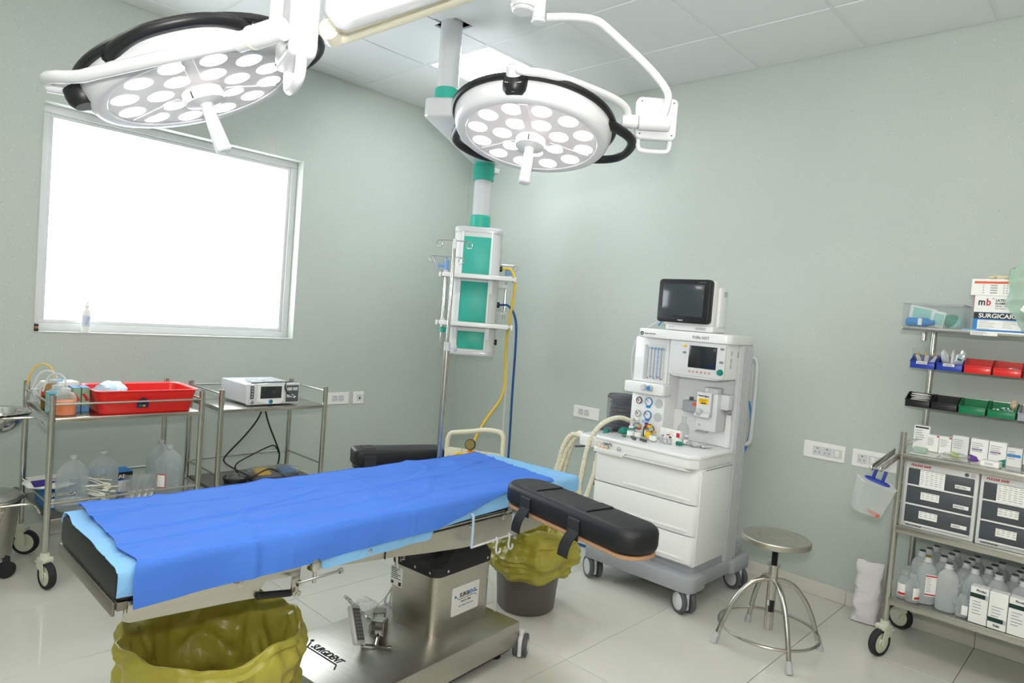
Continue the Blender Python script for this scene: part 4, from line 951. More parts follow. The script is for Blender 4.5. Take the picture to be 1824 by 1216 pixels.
gb = ab(MB().b2((2.55, -.53, .985), (2.675, -.44, 1.05), .008), 'interlock_box', 'grey'); ab(MB().b2((2.615, -.532, 1.025), (2.672, -.530, 1.042)), 'warning_label', mat('orange_label', 'e0603c', .5), gb)
ab(MB().cyl((2.585, -.49, 1.05), (2.585, -.49, 1.068), .012, n=16), 'interlock_knob', 'dgrey', gb)
# top deck
dk = ab(MB().rbox((2.585, -.51, 1.415), (.575, .325, .052), .045, .008, 8), 'top_deck', 'white')
ab(MB().lathe([(.011, 0), (.011, .0012), (0, .0013)], (2.335, -.6728, 1.412), (0, -1, 0), 22), 'roundel', 'ink', dk)
atext('deck_lettering', 'GE', .010, (2.329, -.6745, 1.408), F_S, 'paper', dk, bold=.0003)
atext('deck_lettering', 'Datex-Ohmeda', .0115, (2.352, -.6735, 1.409), F_S, 'ink', dk)
atext('deck_lettering', '9100c NXT', .022, (2.655, -.6735, 1.406), F_S, 'inkgrey', dk, bold=.0005, sx=.95)
# ribbed corner column and rail
cl_ = MB().b2((2.84, -.505, .19), (2.874, -.375, 1.39), .006)
for k in range(6): cl_.b2((2.872, -.500+k*.0205, .20), (2.8785, -.488+k*.0205, 1.385), .002)
cl_.b2((2.846, -.511, .2), (2.870, -.50, 1.385), .003)
ab(cl_, 'corner_column', 'lgrey')
ab(MB().tube([(2.872, -.382, 1.325), (2.895, -.378, 1.32), (2.905, -.374, 1.28), (2.905, -.374, .88), (2.895, -.378, .845), (2.872, -.382, .84)], .012, 12, smooth=2), 'push_rail', 'lgrey')
ab(MB().tube([(2.868, -.36, 1.08), (2.885, -.352, 1.0), (2.885, -.352, .88), (2.868, -.36, .80)], .006, 8, smooth=2), 'rear_cable', 'inkblue')
# ---- breathing circuit
def corrugated(mb, pts, r, smooth=3, per=.010):
    P = [Vector(p) for p in pts]
    for _ in range(smooth):
        Q = [P[0]]
        for a, c in zip(P, P[1:]): Q += [a*.75+c*.25, a*.25+c*.75]
        P = Q+[P[-1]]
    L = [0]
    for a, c in zip(P, P[1:]): L.append(L[-1]+(c-a).length)
    n = int(L[-1]/per*2); R_ = []; j = 0
    for k in range(n+1):
        d = L[-1]*k/n
        while j < len(L)-2 and L[j+1] < d: j += 1
        R_.append(P[j].lerp(P[j+1], (d-L[j])/max(1e-9, L[j+1]-L[j])))
    return mb.tube(R_, r, 10, rf=lambda t: r*(1.10 if int(round(t*n)) % 2 else .90))
bb_ = ab
bb_(corrugated(MB(), [(2.235, -.56, .875), (2.215, -.66, .905), (2.18, -.78, .87), (2.145, -.84, .77), (2.125, -.85, .62), (2.11, -.85, .50), (2.115, -.85, .425), (2.14, -.85, .405), (2.165, -.85, .44), (2.185, -.84, .53), (2.195, -.83, .585)], .0135), 'corrugated_hose', 'cream')
bb_(MB().cyl((2.195, -.83, .575), (2.197, -.825, .645), .0165, n=18, bev=.002).cyl((2.197, -.825, .64), (2.197, -.825, .70), .012, n=16), 'hose_connector', 'cream')
bb_(MB().cyl((2.06, -.76, .768), (2.005, -.78, .77), .0175, n=18, bev=.002), 'hose_connector', 'cream')
bb_(corrugated(MB(), [(2.01, -.778, .77), (1.965, -.79, .765), (1.92, -.80, .68), (1.905, -.81, .56), (1.86, -.83, .43), (1.80, -.85, .34)], .0135), 'corrugated_hose', 'cream')
bb_(corrugated(MB(), [(2.03, -.75, .775), (1.99, -.75, .78), (1.965, -.76, .70), (1.935, -.77, .60), (1.92, -.79, .45), (1.90, -.83, .34)], .0135), 'corrugated_hose', 'cream')
bb_(corrugated(MB(), [(2.035, -.755, .765), (1.99, -.765, .76), (1.94, -.79, .66), (1.925, -.80, .56), (1.88, -.83, .42), (1.85, -.85, .34)], .0135), 'corrugated_hose', 'cream')
mk = thing('breathing_mask', 'dark teal breathing mask lying at foot of the bellows', 'mask', (2.27, -.68, .815))
MB().lathe([(.030, 0), (.034, .006), (.028, .02), (.016, .03), (.012, .034)], (0, 0, .002), n=22).tube([(.01, 0, .025), (.05, .01, .036), (.08, .02, .045)], .008, 8).build('mask_shell', 'teal_d', mk)
MB().lathe([(.036, 0), (.038, .005), (.034, .01)], (-.06, .03, .001), n=20).build('mask_cushion', 'black', mk)
# ---- patient monitor on the deck
mo = thing('patient_monitor', 'patient monitor with black bezel and dark screen on top of anesthesia workstation', 'monitor', (2.56, -.52, 1.4415))
MB().b2((-.135, -.06, .0), (.165, .09, .04), .012).b2((-.15, -.055, .03), (.158, -.005, .288), .012).b2((-.12, -.01, .03), (.172, .085, .255), .014).build('housing', 'white', mo)
MB().rbox((-.010, -.078, .168), (.322, .045, .245), .02, .008, 6, 'Y').build('bezel', 'black', mo)
sc = MB().b2((-.140, -.103, .082), (.116, -.0995, .262), .002).build('screen', mat('monitor_glass', '3b4347', .14, var=.06, coat=.3), mo)
text('bezel_lettering', 'PHILIPS', .010, (-.035, -.1008, .056), F_S, 'paper', mo); text('bezel_lettering', 'IntelliVue MP5', .007, (.08, -.1008, .271), F_S, 'inkgrey', mo)
for k in range(3): MB().box((-.11+k*.012, -.0605, .02), (.006, .002, .006)).build('front_socket', 'lgrey', mo)
MB().b2((.06, -.0615, .012), (.12, -.0600, .026), .001).build('front_slot', 'lgrey', mo)
MB().b2((.1715, .02, .205), (.1735, .06, .235)).build('side_label', 'lgrey', mo)
MB().tube([(-.15, .05, .03), (-.21, .03, .05), (-.27, .0, .02), (-.34, -.03, -.06), (-.36, -.04, -.17), (-.345, -.04, -.29), (-.325, -.03, -.38)], .003, 6, smooth=3).build('sensor_cable', 'lampwhite', mo)
MB().tube([(-.15, .05, .10), (-.19, .03, .08), (-.22, .01, .02)], .004, 6, smooth=2).build('sensor_cable', 'inkblue', mo)
# ---- vials, ampoules and packs on the work top
WT = .8155
VM = {'cap_red': 'inkred', 'cap_yellow': 'yellow', 'cap_purple': mat('purple_cap', '5b3f9c', .4), 'cap_white': 'paper', 'cap_brown': mat('brown_cap', '3a2620', .4), 'cap_orange': mat('amber_cap', 'd99b3c', .4)}
M['purple'] = mat('purple_print', '6a3d9a', .6)
def vial(label, x, y, r, h, glass, cap, band=None, group='medicine vials on the anesthesia work top'):
    t = thing('vial', label, 'vial', (x, y, WT), random.uniform(0, 1), group); h *= 1.2; r *= 1.12
    MB().lathe([(0, 0), (r, .0), (r, h*.62), (r*.55, h*.76), (r*.5, h*.86), (r*.62, h*.88)], n=18).build('glass_body', glass, t)
    MB().lathe([(r*.66, h*.86), (r*.68, h*.88), (r*.68, h), (0, h*1.01)], n=16).build('cap', VM[cap], t)
    if band: MB().lathe([(r+.0004, h*.14), (r+.0006, h*.15), (r+.0006, h*.55), (r+.0004, h*.56)], n=18, cap=False).build('label_band', band, t)
    return t
for spec in (('tall clear vial with white cap at rear of the vial cluster', 2.33, -.635, .022, .085, 'clear', 'cap_white', None),
             ('clear vial with orange cap behind the red-capped vial', 2.365, -.66, .014, .055, 'clear', 'cap_orange', 'paper'),
             ('dark brown vial with purple cap in the vial cluster', 2.385, -.625, .014, .066, 'amber', 'cap_purple', None),
             ('vial with red cap beside the dark brown vial', 2.41, -.65, .014, .060, 'clear', 'cap_red', 'paper'),
             ('yellow-labelled vial with yellow cap, brightest of the cluster', 2.455, -.70, .019, .066, 'clear', 'cap_yellow', 'yellow'),
             ('short vial with white label and red band at cluster front', 2.40, -.73, .016, .048, 'clear', 'cap_red', 'paper'),
             ('small vial with brown cap right behind the ampoules', 2.49, -.725, .013, .046, 'clear', 'cap_brown', 'paper'),
             ('small vial with amber cap next to the paper pack', 2.515, -.745, .014, .050, 'clear', 'cap_orange', 'paper'),
             ('clear vial with blue-lettered white label near ampoules', 2.355, -.735, .018, .050, 'clear', 'cap_white', 'paper'),
             ('slim white-capped vial standing before the carton', 2.545, -.715, .009, .044, 'milky', 'cap_white', None),
             ('green-labelled short vial beside a grey twin', 2.575, -.725, .010, .038, 'clear', 'cap_white', 'lgrey'),
             ('grey short vial at the end of the cluster', 2.60, -.72, .010, .036, 'milky', 'cap_brown', 'lgrey'),
             ('twin clear vial with black swirl label, first of two', 2.62, -.65, .013, .045, 'clear', 'cap_white', 'paper'),
             ('twin clear vial with black swirl label, second of two', 2.652, -.635, .013, .045, 'clear', 'cap_white', 'paper')):
    vial(*spec)
for k, (x, y, a) in enumerate(((2.36, -.795, -.25), (2.41, -.775, .1), (2.44, -.815, -.3), (2.475, -.785, .15), (2.505, -.80, .5))):
    t = thing('ampoule', ['brown-ended ampoule lying nearest the ledge side of the row', 'clear ampoule with paired brown tips behind the row', 'largest lying ampoule with brown tip at the tray edge', 'clear ampoule lying between the two brown-tipped ones', 'upright-leaning ampoule with dark mouth at row end'][k], 'ampoule', (x, y, WT), a, 'ampoules lying on the anesthesia work top')
    MB().lathe([(0, -.026), (.0075, -.025), (.008, -.02), (.008, .014), (.004, .02), (.0045, .032), (0, .034)], (0, 0, .0082), (1, 0, 0), 14).build('glass_body', 'clear', t)
    MB().cyl((-.022, 0, .0082), (.0, 0, .0082), .0066, n=12).build('drug_fill', VM['cap_brown'], t)
cn = thing('medicine_carton', 'white medicine carton with red flag and blue stripe behind the vials', 'box', (2.56, -.64, WT), -.15)
MB().b2((-.07, -.012, 0), (.07, .012, .072), .001).build('carton', 'paper', cn)
MB().b2((.045, -.0127, .035), (.068, -.0117, .060)).build('red_flag', 'inkred', cn); MB().b2((-.065, -.0127, .026), (-.02, -.0117, .032)).build('blue_stripe', 'inkblue', cn); MB().b2((-.02, -.0127, .036), (.0, -.0117, .042)).build('red_mark', 'inkred', cn)
l_ = MB(); lines(l_, -.005, .04, .060, 3, .009, -.0120, .002); l_.build('carton_print', 'inkgrey', cn)
sb = thing('saline_bottle', 'empty clear bottle standing behind the vial cluster', 'bottle', (2.575, -.535, WT))
MB().lathe([(0, 0), (.03, 0), (.032, .004), (.032, .075), (.022, .095), (.013, .105), (.013, .13), (.016, .132), (.016, .14), (0, .141)], n=24).build('body', 'clear', sb)
bp_ = thing('blister_pack', 'crumpled silver blister pack lying on the work top edge', 'blister pack', (2.72, -.62, WT), .3)
crumple(MB(), (0, 0, .014), (.062, .036, .013), .5, 8.1).build('foil', mat('foil', 'd3d6d8', .3, .35, var=.1, vscale=40), bp_)
for k in range(6): MB().lathe([(0, .008), (.008, .006), (.011, 0)], (-.038+.036*(k % 3), -.016+.03*(k//3), .018), n=14).build('blister', 'milky', bp_)
sy = thing('syringe_cap', 'green needle cap lying beside the blister pack', 'cap', (2.645, -.69, WT), .1)
MB().lathe([(0, 0), (.010, .0), (.011, .003), (.011, .03), (.006, .036), (.004, .048), (0, .049)], (-.02, 0, .011), (1, 0, 0), 16).build('cap_body', 'teal_d', sy)
# ---------------------------------------------------------------- medicine cart by the back wall
ct = thing('medicine_cart', 'tall stainless steel medicine cart with shelves, drawers and bin rails by the back wall', 'cart', (4.1, -.28, 0))
def cb_(mb, name, m, parent=ct, smooth=35):
    o = mb.build(name, m, parent, smooth); o.data.transform(Matrix.Translation(-ct.location)); return o
CX0, CX1, CF, CBk = 3.672, 4.60, -.478, -.085
def single_castor(build, x, y, rz, r=.064, mw='castor', base_z=.165):
    """one-wheel castor with a pale housing; build(mb, name, m, parent)"""
    R = Matrix.Rotation(rz, 3, 'Z'); o = R @ Vector((0, .028, 0)); c = Vector((x, y, r))+o
    w = build(MB().lathe([(r*.74, -.015), (r*.93, -.015), (r, -.009), (r, .009), (r*.93, .015), (r*.74, .015)], c, R @ Vector((1, 0, 0)), 32, cap=False), 'castor_wheel', 'rubber')
    build(MB().lathe([(0, -.017), (r*.25, -.017), (r*.3, -.012), (r*.76, -.012), (r*.76, .012), (r*.3, .012), (r*.25, .017), (0, .017)], c, R @ Vector((1, 0, 0)), 28, cap=False), 'wheel_disc', mw, w)
    h = MB()
    for s in (-1, 1): h.prism([(-.022, .125), (.026, .125), (.038, r+.02), (.036, r-.012), (.022, r-.012), (.010, r+.02), (-.022, .10)], -.0025, .0025, Matrix.Translation(Vector((x, y, 0))+R @ Vector((s*.022, 0, 0))) @ R.to_4x4() @ Matrix(((0, 0, 1, 0), (1, 0, 0, 0), (0, 1, 0, 0), (0, 0, 0, 1))))
    h.box(Vector((x, y, .134))+o*.2, (.052, .062, .026), .008, 2, rot=R).cyl((x, y, .14), (x, y, base_z), .022, .019, n=20).box(Vector((x, y, .118))+R @ Vector((0, -.045, -.004)), (.034, .03, .008), .003, 2, rot=R)
    build(h, 'castor_housing', mw, w)
for x, y, a in ((CX0, CF, PI-.35), (CX0+.0, CBk, 1.2), (CX1, CF, PI+.4), (CX1, CBk, .3)): single_castor(cb_, x, y, a)
for x in (CX0, CX1):
    cb_(MB().cyl((x, CF, .16), (x, CF, 1.055), .0145, n=20, bev=.001), 'post', 'steel')
    cb_(MB().cyl((x, CBk, .16), (x, CBk, 1.54), .0145, n=20, bev=.001), 'post', 'steel')
    cb_(MB().cyl((x, CF, 1.0), (x, CBk, 1.005), .006, n=10), 'side_rail', 'steel')
for z, t in ((.275, .028), (.62, .03), (.955, .026)):
    sh = cb_(MB().b2((CX0+.012, CF-.012, z-t), (CX1-.012, CBk+.02, z), .004).b2((CX0+.008, CF-.016, z-t), (CX1-.008, CF-.010, z+.004), .002), 'shelf', 'steel')
cb_(MB().b2((CX0+.01, CF-.012, .61), (CX1-.01, CF-.005, .622)), 'shelf_edge', 'steel')
cb_(MB().b2((3.60, -.395, 1.532), (4.66, -.045, 1.549), .003), 'top_shelf', 'steel')
cb_(MB().cyl((3.632, -.10, 1.49), (3.632, -.10, 1.532), .0125, n=16), 'shelf_stub', 'steel')
for z in (1.408, 1.216): cb_(MB().b2((3.60, -.120, z-.012), (4.66, -.108, z+.012), .002), 'bin_rail', 'steel')
# folding arm that carries the clear box
for dx in (0, .035): cb_(MB().prism([(-.41, .935), (-.41, .965), (-.765, .925), (-.775, .91), (-.765, .898)], -.0025, .0025, Matrix(((0, 0, 1, 3.625+dx), (1, 0, 0, 0), (0, 1, 0, 0), (0, 0, 0, 1))), bev=.001), 'support_arm', 'steel')
cb_(MB().cyl((3.615, -.765, .911), (3.672, -.765, .911), .004, n=10), 'arm_pin', 'chrome')
# drawer units
def drawer_unit(x0, label):
    u = thing('drawer_unit', label, 'drawer cabinet', (x0, -.46, .6205), 0, 'drawer units on the medicine cart')
    MB().b2((0, 0, 0), (.283, .30, .305), .004).build('cabinet', 'castor' if False else 'offwhite', u)
    for z0, z1, big in ((.025, .105, 0), (.113, .193, 0), (.201, .275, 1)):
        dr = MB().b2((.014, -.012, z0), (.269, .004, z1), .003).build('drawer', mat('drawer_slate', '454a50', .45, var=.05) if 'drawer_slate' not in D.materials else D.materials['drawer_slate'], u)
        MB().b2((.016, -.016, z0-.006), (.267, -.008, z0+.002), .002).build('drawer_lip', 'offwhite', dr)
        if big: MB().b2((.062, -.0135, .203), (.160, -.012, .275)).build('list_label', 'paper', dr)
        else: MB().b2((.072, -.0135, z0+.028), (.145, -.012, z0+.062)).build('list_label', 'paper', dr)
        p = MB()
        for r in range(7 if big else 3):
            for c in range(5 if big else 4):
                x = (.066 if big else .076)+c*.0185; p.b2((x, -.0142, (.268 if big else z0+.057)-r*.0095), (x+random.uniform(.008, .015), -.0134, (.270 if big else z0+.059)-r*.0095))
        tag(p.build('list_print', 'inkgrey', dr), kind='stuff')
        MB().b2((.200, -.0135, z0+.022), (.258, -.012, z0+.038)).build('name_label', 'paper', dr)
        text('label_lettering', ['EMERGENCY', 'INJECTION', 'TABLETS'][big if big else (1 if z0 > .1 else 2)], .0105, (.203, -.0138, z0+.026), F_S, 'ink', dr, sx=.75)
    text('brand_lettering', 'PULSAR SAFE', .0135, (.02, -.0012, .286), F_S, 'inkred', u, shear=.3, bold=.0005)
    text('brand_lettering', 'DRUG STORAGE', .0085, (.02, -.0012, .008), F_S, 'ink', u, bold=.0002)
    MB().lathe([(.008, 0), (.008, .003), (0, .0032)], (.238, 0, .288), (0, -1, 0), 18).build('lock', 'dgrey', u)
    MB().tube([(.262+.006*math.cos(2*PI*k/14), -.001, .288+.006*math.sin(2*PI*k/14)) for k in range(14)], .0012, 6, closed=True).build('lock_ring', 'inkgrey', u)
    return u
drawer_unit(3.690, 'three-drawer cabinet in slate and white standing closest to the cart post')
drawer_unit(3.980, 'three-drawer cabinet in slate and white, second from the cart post, large list label')
drawer_unit(4.270, 'three-drawer cabinet in slate and white at the far cart end')
# bins on the rails
bin_me = {}
def bin_(x, z, m, label, paper=None):
    t = thing('storage_bin', label, 'bin', (x, -.122, z), 0, 'open-front storage bins on the cart rails')
    w, d, h = .104, .115, .066
    mb = MB()
    mb.b2((-w/2, -d, 0), (w/2, 0, .003)).b2((-w/2, -.003, 0), (w/2, 0, h))
    for s in (-1, 1): mb.prism([(0, 0), (0, h), (-d*.45, h), (-d, h*.5), (-d, 0)], -.0015, .0015, Matrix(((0, 0, 1, s*(w/2-.0015)), (1, 0, 0, 0), (0, 1, 0, 0), (0, 0, 0, 1))))
    mb.b2((-w/2, -d-.001, 0), (w/2, -d+.002, h*.5), .001)
    mb.b2((-w/2-.002, -d-.006, h*.46), (w/2+.002, -d+.003, h*.54), .001)
    for s in (-1, 1): mb.tube([(s*w/2, -.002, h), (s*w/2, -d*.45, h), (s*w/2, -d, h*.5)], .0028, 6)
    mb.build('bin_shell', m, t)
    if paper: MB().b2((-.025, -d-.0075, h*.32), (.022, -d-.0055, h*.52)).build('bin_label', 'paper', t); text('label_lettering', paper, .011, (-.022, -d-.0079, h*.36), F_S, 'ink', t, sx=.8)
    return t
row1 = [('blue_p', 'blue storage bin with white label, at cart post, full of yellow-capped packs', 'CANNULA'), ('blue_p', 'blue storage bin with white label beside the red bins', 'SYRINGE'),
        ('red', 'red storage bin standing empty next to the blue bins', None), ('red', 'red storage bin holding grey packs and white tablets', None), ('red', 'red storage bin past the picture edge on the upper rail', None)]
row2 = [('black', 'black storage bin full of flat white packs', None), ('black', 'black storage bin standing empty', None), ('green_p', 'green storage bin standing empty', None),
        ('green_p', 'green storage bin holding small ampoules and a beige wad', None), ('grey', 'grey storage bin at the end of the lower rail', None)]
for k, (m, lb, pp_) in enumerate(row1): bin_(3.665+k*.113, 1.352, m, lb, pp_)
for k, (m, lb, pp_) in enumerate(row2): bin_(3.660+k*.113, 1.160, m, lb, pp_)
def packet(label, cat, x, y, z, d, rot, m, grp=None, extra=None, name='sterile_pack', amp=.35):
    t = thing(name, label, cat, (x, y, z), 0, grp)
    crumple(MB(), (0, 0, 0), d, amp, x*31+z*7, 10, rot=Matrix.Rotation(rot[1], 3, 'Y') @ Matrix.Rotation(rot[0], 3, 'X') @ Matrix.Rotation(rot[2], 3, 'Z')).build('wrapping', m, t)
    if extra:
        for nm, mm, c, s in extra: MB().box(c, s, .002, 1, rot=(rot[0], rot[1], 0)).build(nm, mm, t)
    return t
gp = 'sterile packs stored in the blue bins'
for k in range(3): packet(['clear pack with yellow cap leaning at outer side of first blue bin', 'clear pack with yellow cap in middle of first blue bin', 'clear pack with yellow cap against inner side of first blue bin'][k], 'pack', 3.632+.033*k, -.185, 1.402, (.017, .010, .050), (.25, -.35+.5*k, 0), 'wrap', gp, (('yellow_cap', 'yellow', (0, 0, .02), (.008, .008, .018)), ('paper_back', 'paper', (.003, .007, -.005), (.018, .002, .045))))
for k in range(3): packet(['grey foil pack at outer side of second blue bin', 'white strip pack between two grey foil packs', 'large grey foil pack with teal cap in second blue bin'][k], 'pack', 3.750+.030*k, -.185, 1.405, ((.018, .009, .024)[k], .014, .048), (.2, -.2+.25*k, 0), (M['foil'] if 'foil' in M else D.materials['foil'], 'paper', D.materials['foil'])[k], gp, (('teal_cap', 'teal_d', (0, -.016, .005), (.018, .006, .008)),) if k == 2 else None)
packet('grey foil pack lying in the fuller red bin', 'pack', 4.02, -.18, 1.376, (.030, .03, .014), (0, 0, 0), D.materials['foil'], None, (('white_tablet', 'paper', (-.008, -.025, .010), (.012, .004, .012)), ('white_tablet', 'paper', (-.034, -.03, .0), (.010, .004, .010))))
for k in range(6): packet('flat white pack, number %s from the bottom of stack in black bin' % ['one', 'two', 'three', 'four', 'five', 'six'][k], 'pack', 3.658+.003*(k % 2), -.178, 1.175+.0092*k, (.042, .042, .0042), (0, .02*(k % 3-1), 0), 'paper', 'flat packs stacked in black bin', amp=.12)
for k in range(9):
    a = random.uniform(0, PI); t = thing('ampoule', 'small white and green ampoule heaped in green bin', 'ampoule', (3.972+random.uniform(0, .058), -.20+random.uniform(-.02, .035), 1.1835+.007*(k//4)), a, 'ampoules heaped in the green bin')
    MB().lathe([(0, -.014), (.005, -.013), (.005, .006), (.0025, .01), (.003, .016), (0, .017)], (0, 0, .005), (1, 0, 0), 10).build('glass_body', 'paper' if k % 3 else 'milky', t); MB().lathe([(.0052, -.008), (.0054, .0), (.0052, .002)], (0, 0, .005), (1, 0, 0), 10, cap=False).build('label_band', 'teal_d', t)
packet('beige cotton wad at back corner of the green bin', 'wad', 4.035, -.155, 1.219, (.014, .016, .022), (0, 0, 0), mat('beige_wad', 'cbb79b', .8), name='cotton_wad')
# ---- top shelf: clear tub, glove boxes, bag
tub = thing('clear_tub', 'clear plastic tub holding packs and bottles on the top shelf end', 'tub', (3.705, -.235, 1.5495))
mb = MB()
w, d, h, e = .245, .19, .118, .003
for s in (-1, 1): mb.b2((s*w/2-e/2, -d/2, 0), (s*w/2+e/2, d/2, h)).b2((-w/2, s*d/2-e/2, 0), (w/2, s*d/2+e/2, h))
mb.b2((-w/2, -d/2, 0), (w/2, d/2, e)); mb.build('tub_wall', 'clear', tub)
rm = MB()
for s in (-1, 1): rm.b2((s*w/2-.005, -d/2-.005, h-.006), (s*w/2+.005, d/2+.005, h), .002).b2((-w/2, s*d/2-.005, h-.006), (w/2, s*d/2+.005, h), .002)
rm.build('tub_rim', 'milky', tub)
def inside(nm, lb, cat, c, mk):
    t = thing(nm, lb, cat, Vector(tub.location)+Vector(c)); mk(t); return t
inside('dressing_pack', 'white and mint dressing pack tilted across the clear tub', 'pack', (-.05, -.045, .066), lambda t: (MB().box((0, 0, 0), (.115, .008, .072), .002, 2, rot=(.35, .18, 0)).build('pack_body', 'paper', t), MB().box((.002, -.0048, .002), (.088, .003, .05), 0, rot=(.35, .18, 0)).build('mint_print', mat('mint_print', 'a9d8cf', .6), t)))
inside('dressing_pack', 'white and mint dressing pack upright in the middle of clear tub', 'pack', (.015, -.05, .045), lambda t: (MB().box((0, 0, 0), (.06, .008, .078), .002, 2, rot=(.3, .2, 0)).build('pack_body', 'paper', t), MB().box((.004, -.0048, .0), (.042, .003, .055), 0, rot=(.3, .2, 0)).build('mint_print', D.materials['mint_print'], t)))
inside('gel_tube', 'blue gel bottle lying in bottom of the clear tub', 'bottle', (-.055, -.06, .026), lambda t: (MB().lathe([(0, -.06), (.018, -.058), (.021, -.05), (.021, .03), (.012, .045), (.012, .06), (0, .061)], (0, 0, 0), (1, 0, 0), 18).build('bottle_body', 'inkblue', t), MB().b2((-.005, -.0225, -.015), (.012, -.019, .018), .002).build('bottle_label', 'paper', t)))
inside('oxygen_mask', 'pale teal plastic mask in the clear tub', 'mask', (.068, -.03, .040), lambda t: (MB().lathe([(.034, -.02), (.036, -.012), (.030, .012), (.016, .028), (0, .031)], (0, 0, 0), (-.5, -.5, .4), 20).build('mask_shell', glassy('mint_plastic', '7fd0bd', .6, .2), t), MB().lathe([(.0345, -.026), (.0375, -.014), (.0345, -.004)], (0, 0, 0), (-.5, -.5, .4), 20, cap=False).build('mask_band', D.materials['mint_print'], t)))
def carton(nm, lb, cat, c, d, m, rz=0, grp=None):
    t = thing(nm, lb, cat, c, rz, grp); MB().b2((-d[0]/2, -d[1]/2, 0), (d[0]/2, d[1]/2, d[2]), .0012, 1).build('carton', m, t); return t
SB = mat('box_blue', '1f7fd0', .5, var=.03)
def surgicare(c, rz, label, grp, d=(.225, .12, .085), full=True):
    t = carton('glove_box', label, 'box', c, d, SB, rz, grp); y = -d[1]/2
    MB().b2((-d[0]/2+.0, y-.0012, d[2]*.66), (d[0]/2, y-.0002, d[2]*.985)).build('black_band', 'black', t)
    text('box_lettering', 'SURGICARE', .027, (-d[0]/2+.018, y-.0016, d[2]*.72), F_S, 'paper', t, bold=.0006, sx=1.02)
    MB().b2((-d[0]/2+.016, y-.0012, d[2]*.1), (d[0]/2-.010, y-.0002, d[2]*.60)).build('white_label', 'paper', t)
    p = MB(); lines(p, -d[0]/2+.022, -d[0]/2+.09, d[2]*.54, 5, .0085, y-.0014, .0022); lines(p, -.002, .05, d[2]*.54, 4, .0085, y-.0014, .0022)
    for k in range(12): p.b2((.068+k*.0024, y-.002, d[2]*.28), (.068+k*.0024+.0012, y-.0012, d[2]*.55))
    p.build('label_print', 'inkgrey', t); return t
TS = 1.5495
surgicare((3.985, -.285, TS), 0, 'blue and black glove box at the bottom of the stack on top shelf', 'glove boxes stacked on the top shelf')
b2 = carton('glove_box', 'white glove box with mb emblem, middle of the stack on top shelf', 'box', (3.975, -.285, TS+.0855), (.215, .115, .075), 'paper', .02, 'glove boxes stacked on the top shelf')
text('box_lettering', 'm', .044, (-.092, -.0582, .032), F_S, 'ink', b2, bold=.0010, sx=.8); text('box_lettering', 'b', .044, (-.062, -.0582, .032), F_S, 'inkred', b2, bold=.0010, sx=.8); text('box_lettering', '+', .018, (-.042, -.0582, .056), F_S, 'inkred', b2)
for k, s in enumerate(('LATEX MEDICAL', 'EXAMINATION GLOVES')): text('box_lettering', s, (.0155, .0125)[k], (-.028, -.0582, .050-.013*k), F_S, 'ink', b2, bold=.0003, sx=.9)
text('box_lettering', '100 Pcs  Powdered', .009, (-.028, -.0582, .026), F_S, 'ink', b2); text('box_lettering', 'Size: Medium', .008, (-.028, -.0582, .016), F_S, 'inkgrey', b2)
MB().b2((-.1085, -.058, 0), (-.1065, .058, .075)).build('red_edge', 'inkred', b2)
b3 = carton('glove_box', 'white glove box with orange stripe on top of the stack', 'box', (3.955, -.285, TS+.161), (.205, .115, .075), 'paper', -.02, 'glove boxes stacked on the top shelf')
MB().b2((-.092, -.0585, .054), (.095, -.0572, .064)).build('orange_stripe', D.materials['orange_label'], b3)
p = MB()
for r in range(4):
    for x0, x1 in ((-.058, -.054), (-.03, -.004), (.018, .022), (.03, .034), (.045, .09)): p.b2((x0, -.0585, .044-r*.011), (x1, -.0574, .048-r*.011))
p.build('box_print', 'inkgrey', b3)
packet('crumpled cream glove on top of the highest glove box', 'glove', 3.955, -.29, TS+.247, (.045, .03, .010), (0, 0, 0), mat('cream_latex', 'e5d9b8', .6), name='latex_glove')
carry = thing('plastic_bag', 'pale green translucent carrier bag slumped over the glove boxes', 'bag', (4.075, -.384, TS))
crumple(MB(), (.01, .0, .155), (.078, .024, .145), .3, 5.5, 18, rot=Matrix.Rotation(-.25, 3, 'Y')).build('bag_film', glassy('green_film', 'd9efe2', .42, .2, edge=.3), carry)
MB().box((.03, -.012, .21), (.07, .008, .035), .003, 2, rot=(0, .1, 0)).build('red_content', 'inkred', carry); MB().box((.0, -.022, .11), (.04, .008, .05), .003, 2, rot=(0, .5, 0)).build('white_print', 'paper', carry); MB().box((.02, -.018, .05), (.03, .008, .05), .003, 2, rot=(0, -.4, 0)).build('green_print', 'green_p', carry)
tray = thing('paper_strip', 'dull blue paper strip tucked under the tub on top shelf', 'paper', (3.86, -.30, TS))
MB().b2((-.028, -.05, .0), (.03, .05, .006), .002).build('folded_sheet', 'sky_c', tray)
pl_ = thing('price_label', 'printed paper strip stuck on front lip of the top shelf', 'label', (3.975, -.3962, 1.541))
MB().b2((-.10, 0, -.012), (.0, .001, .007)).build('strip', 'paper', pl_); p = MB(); lines(p, -.096, -.03, .002, 3, .005, -.0002, .0018); p.build('strip_print', 'ink', pl_)
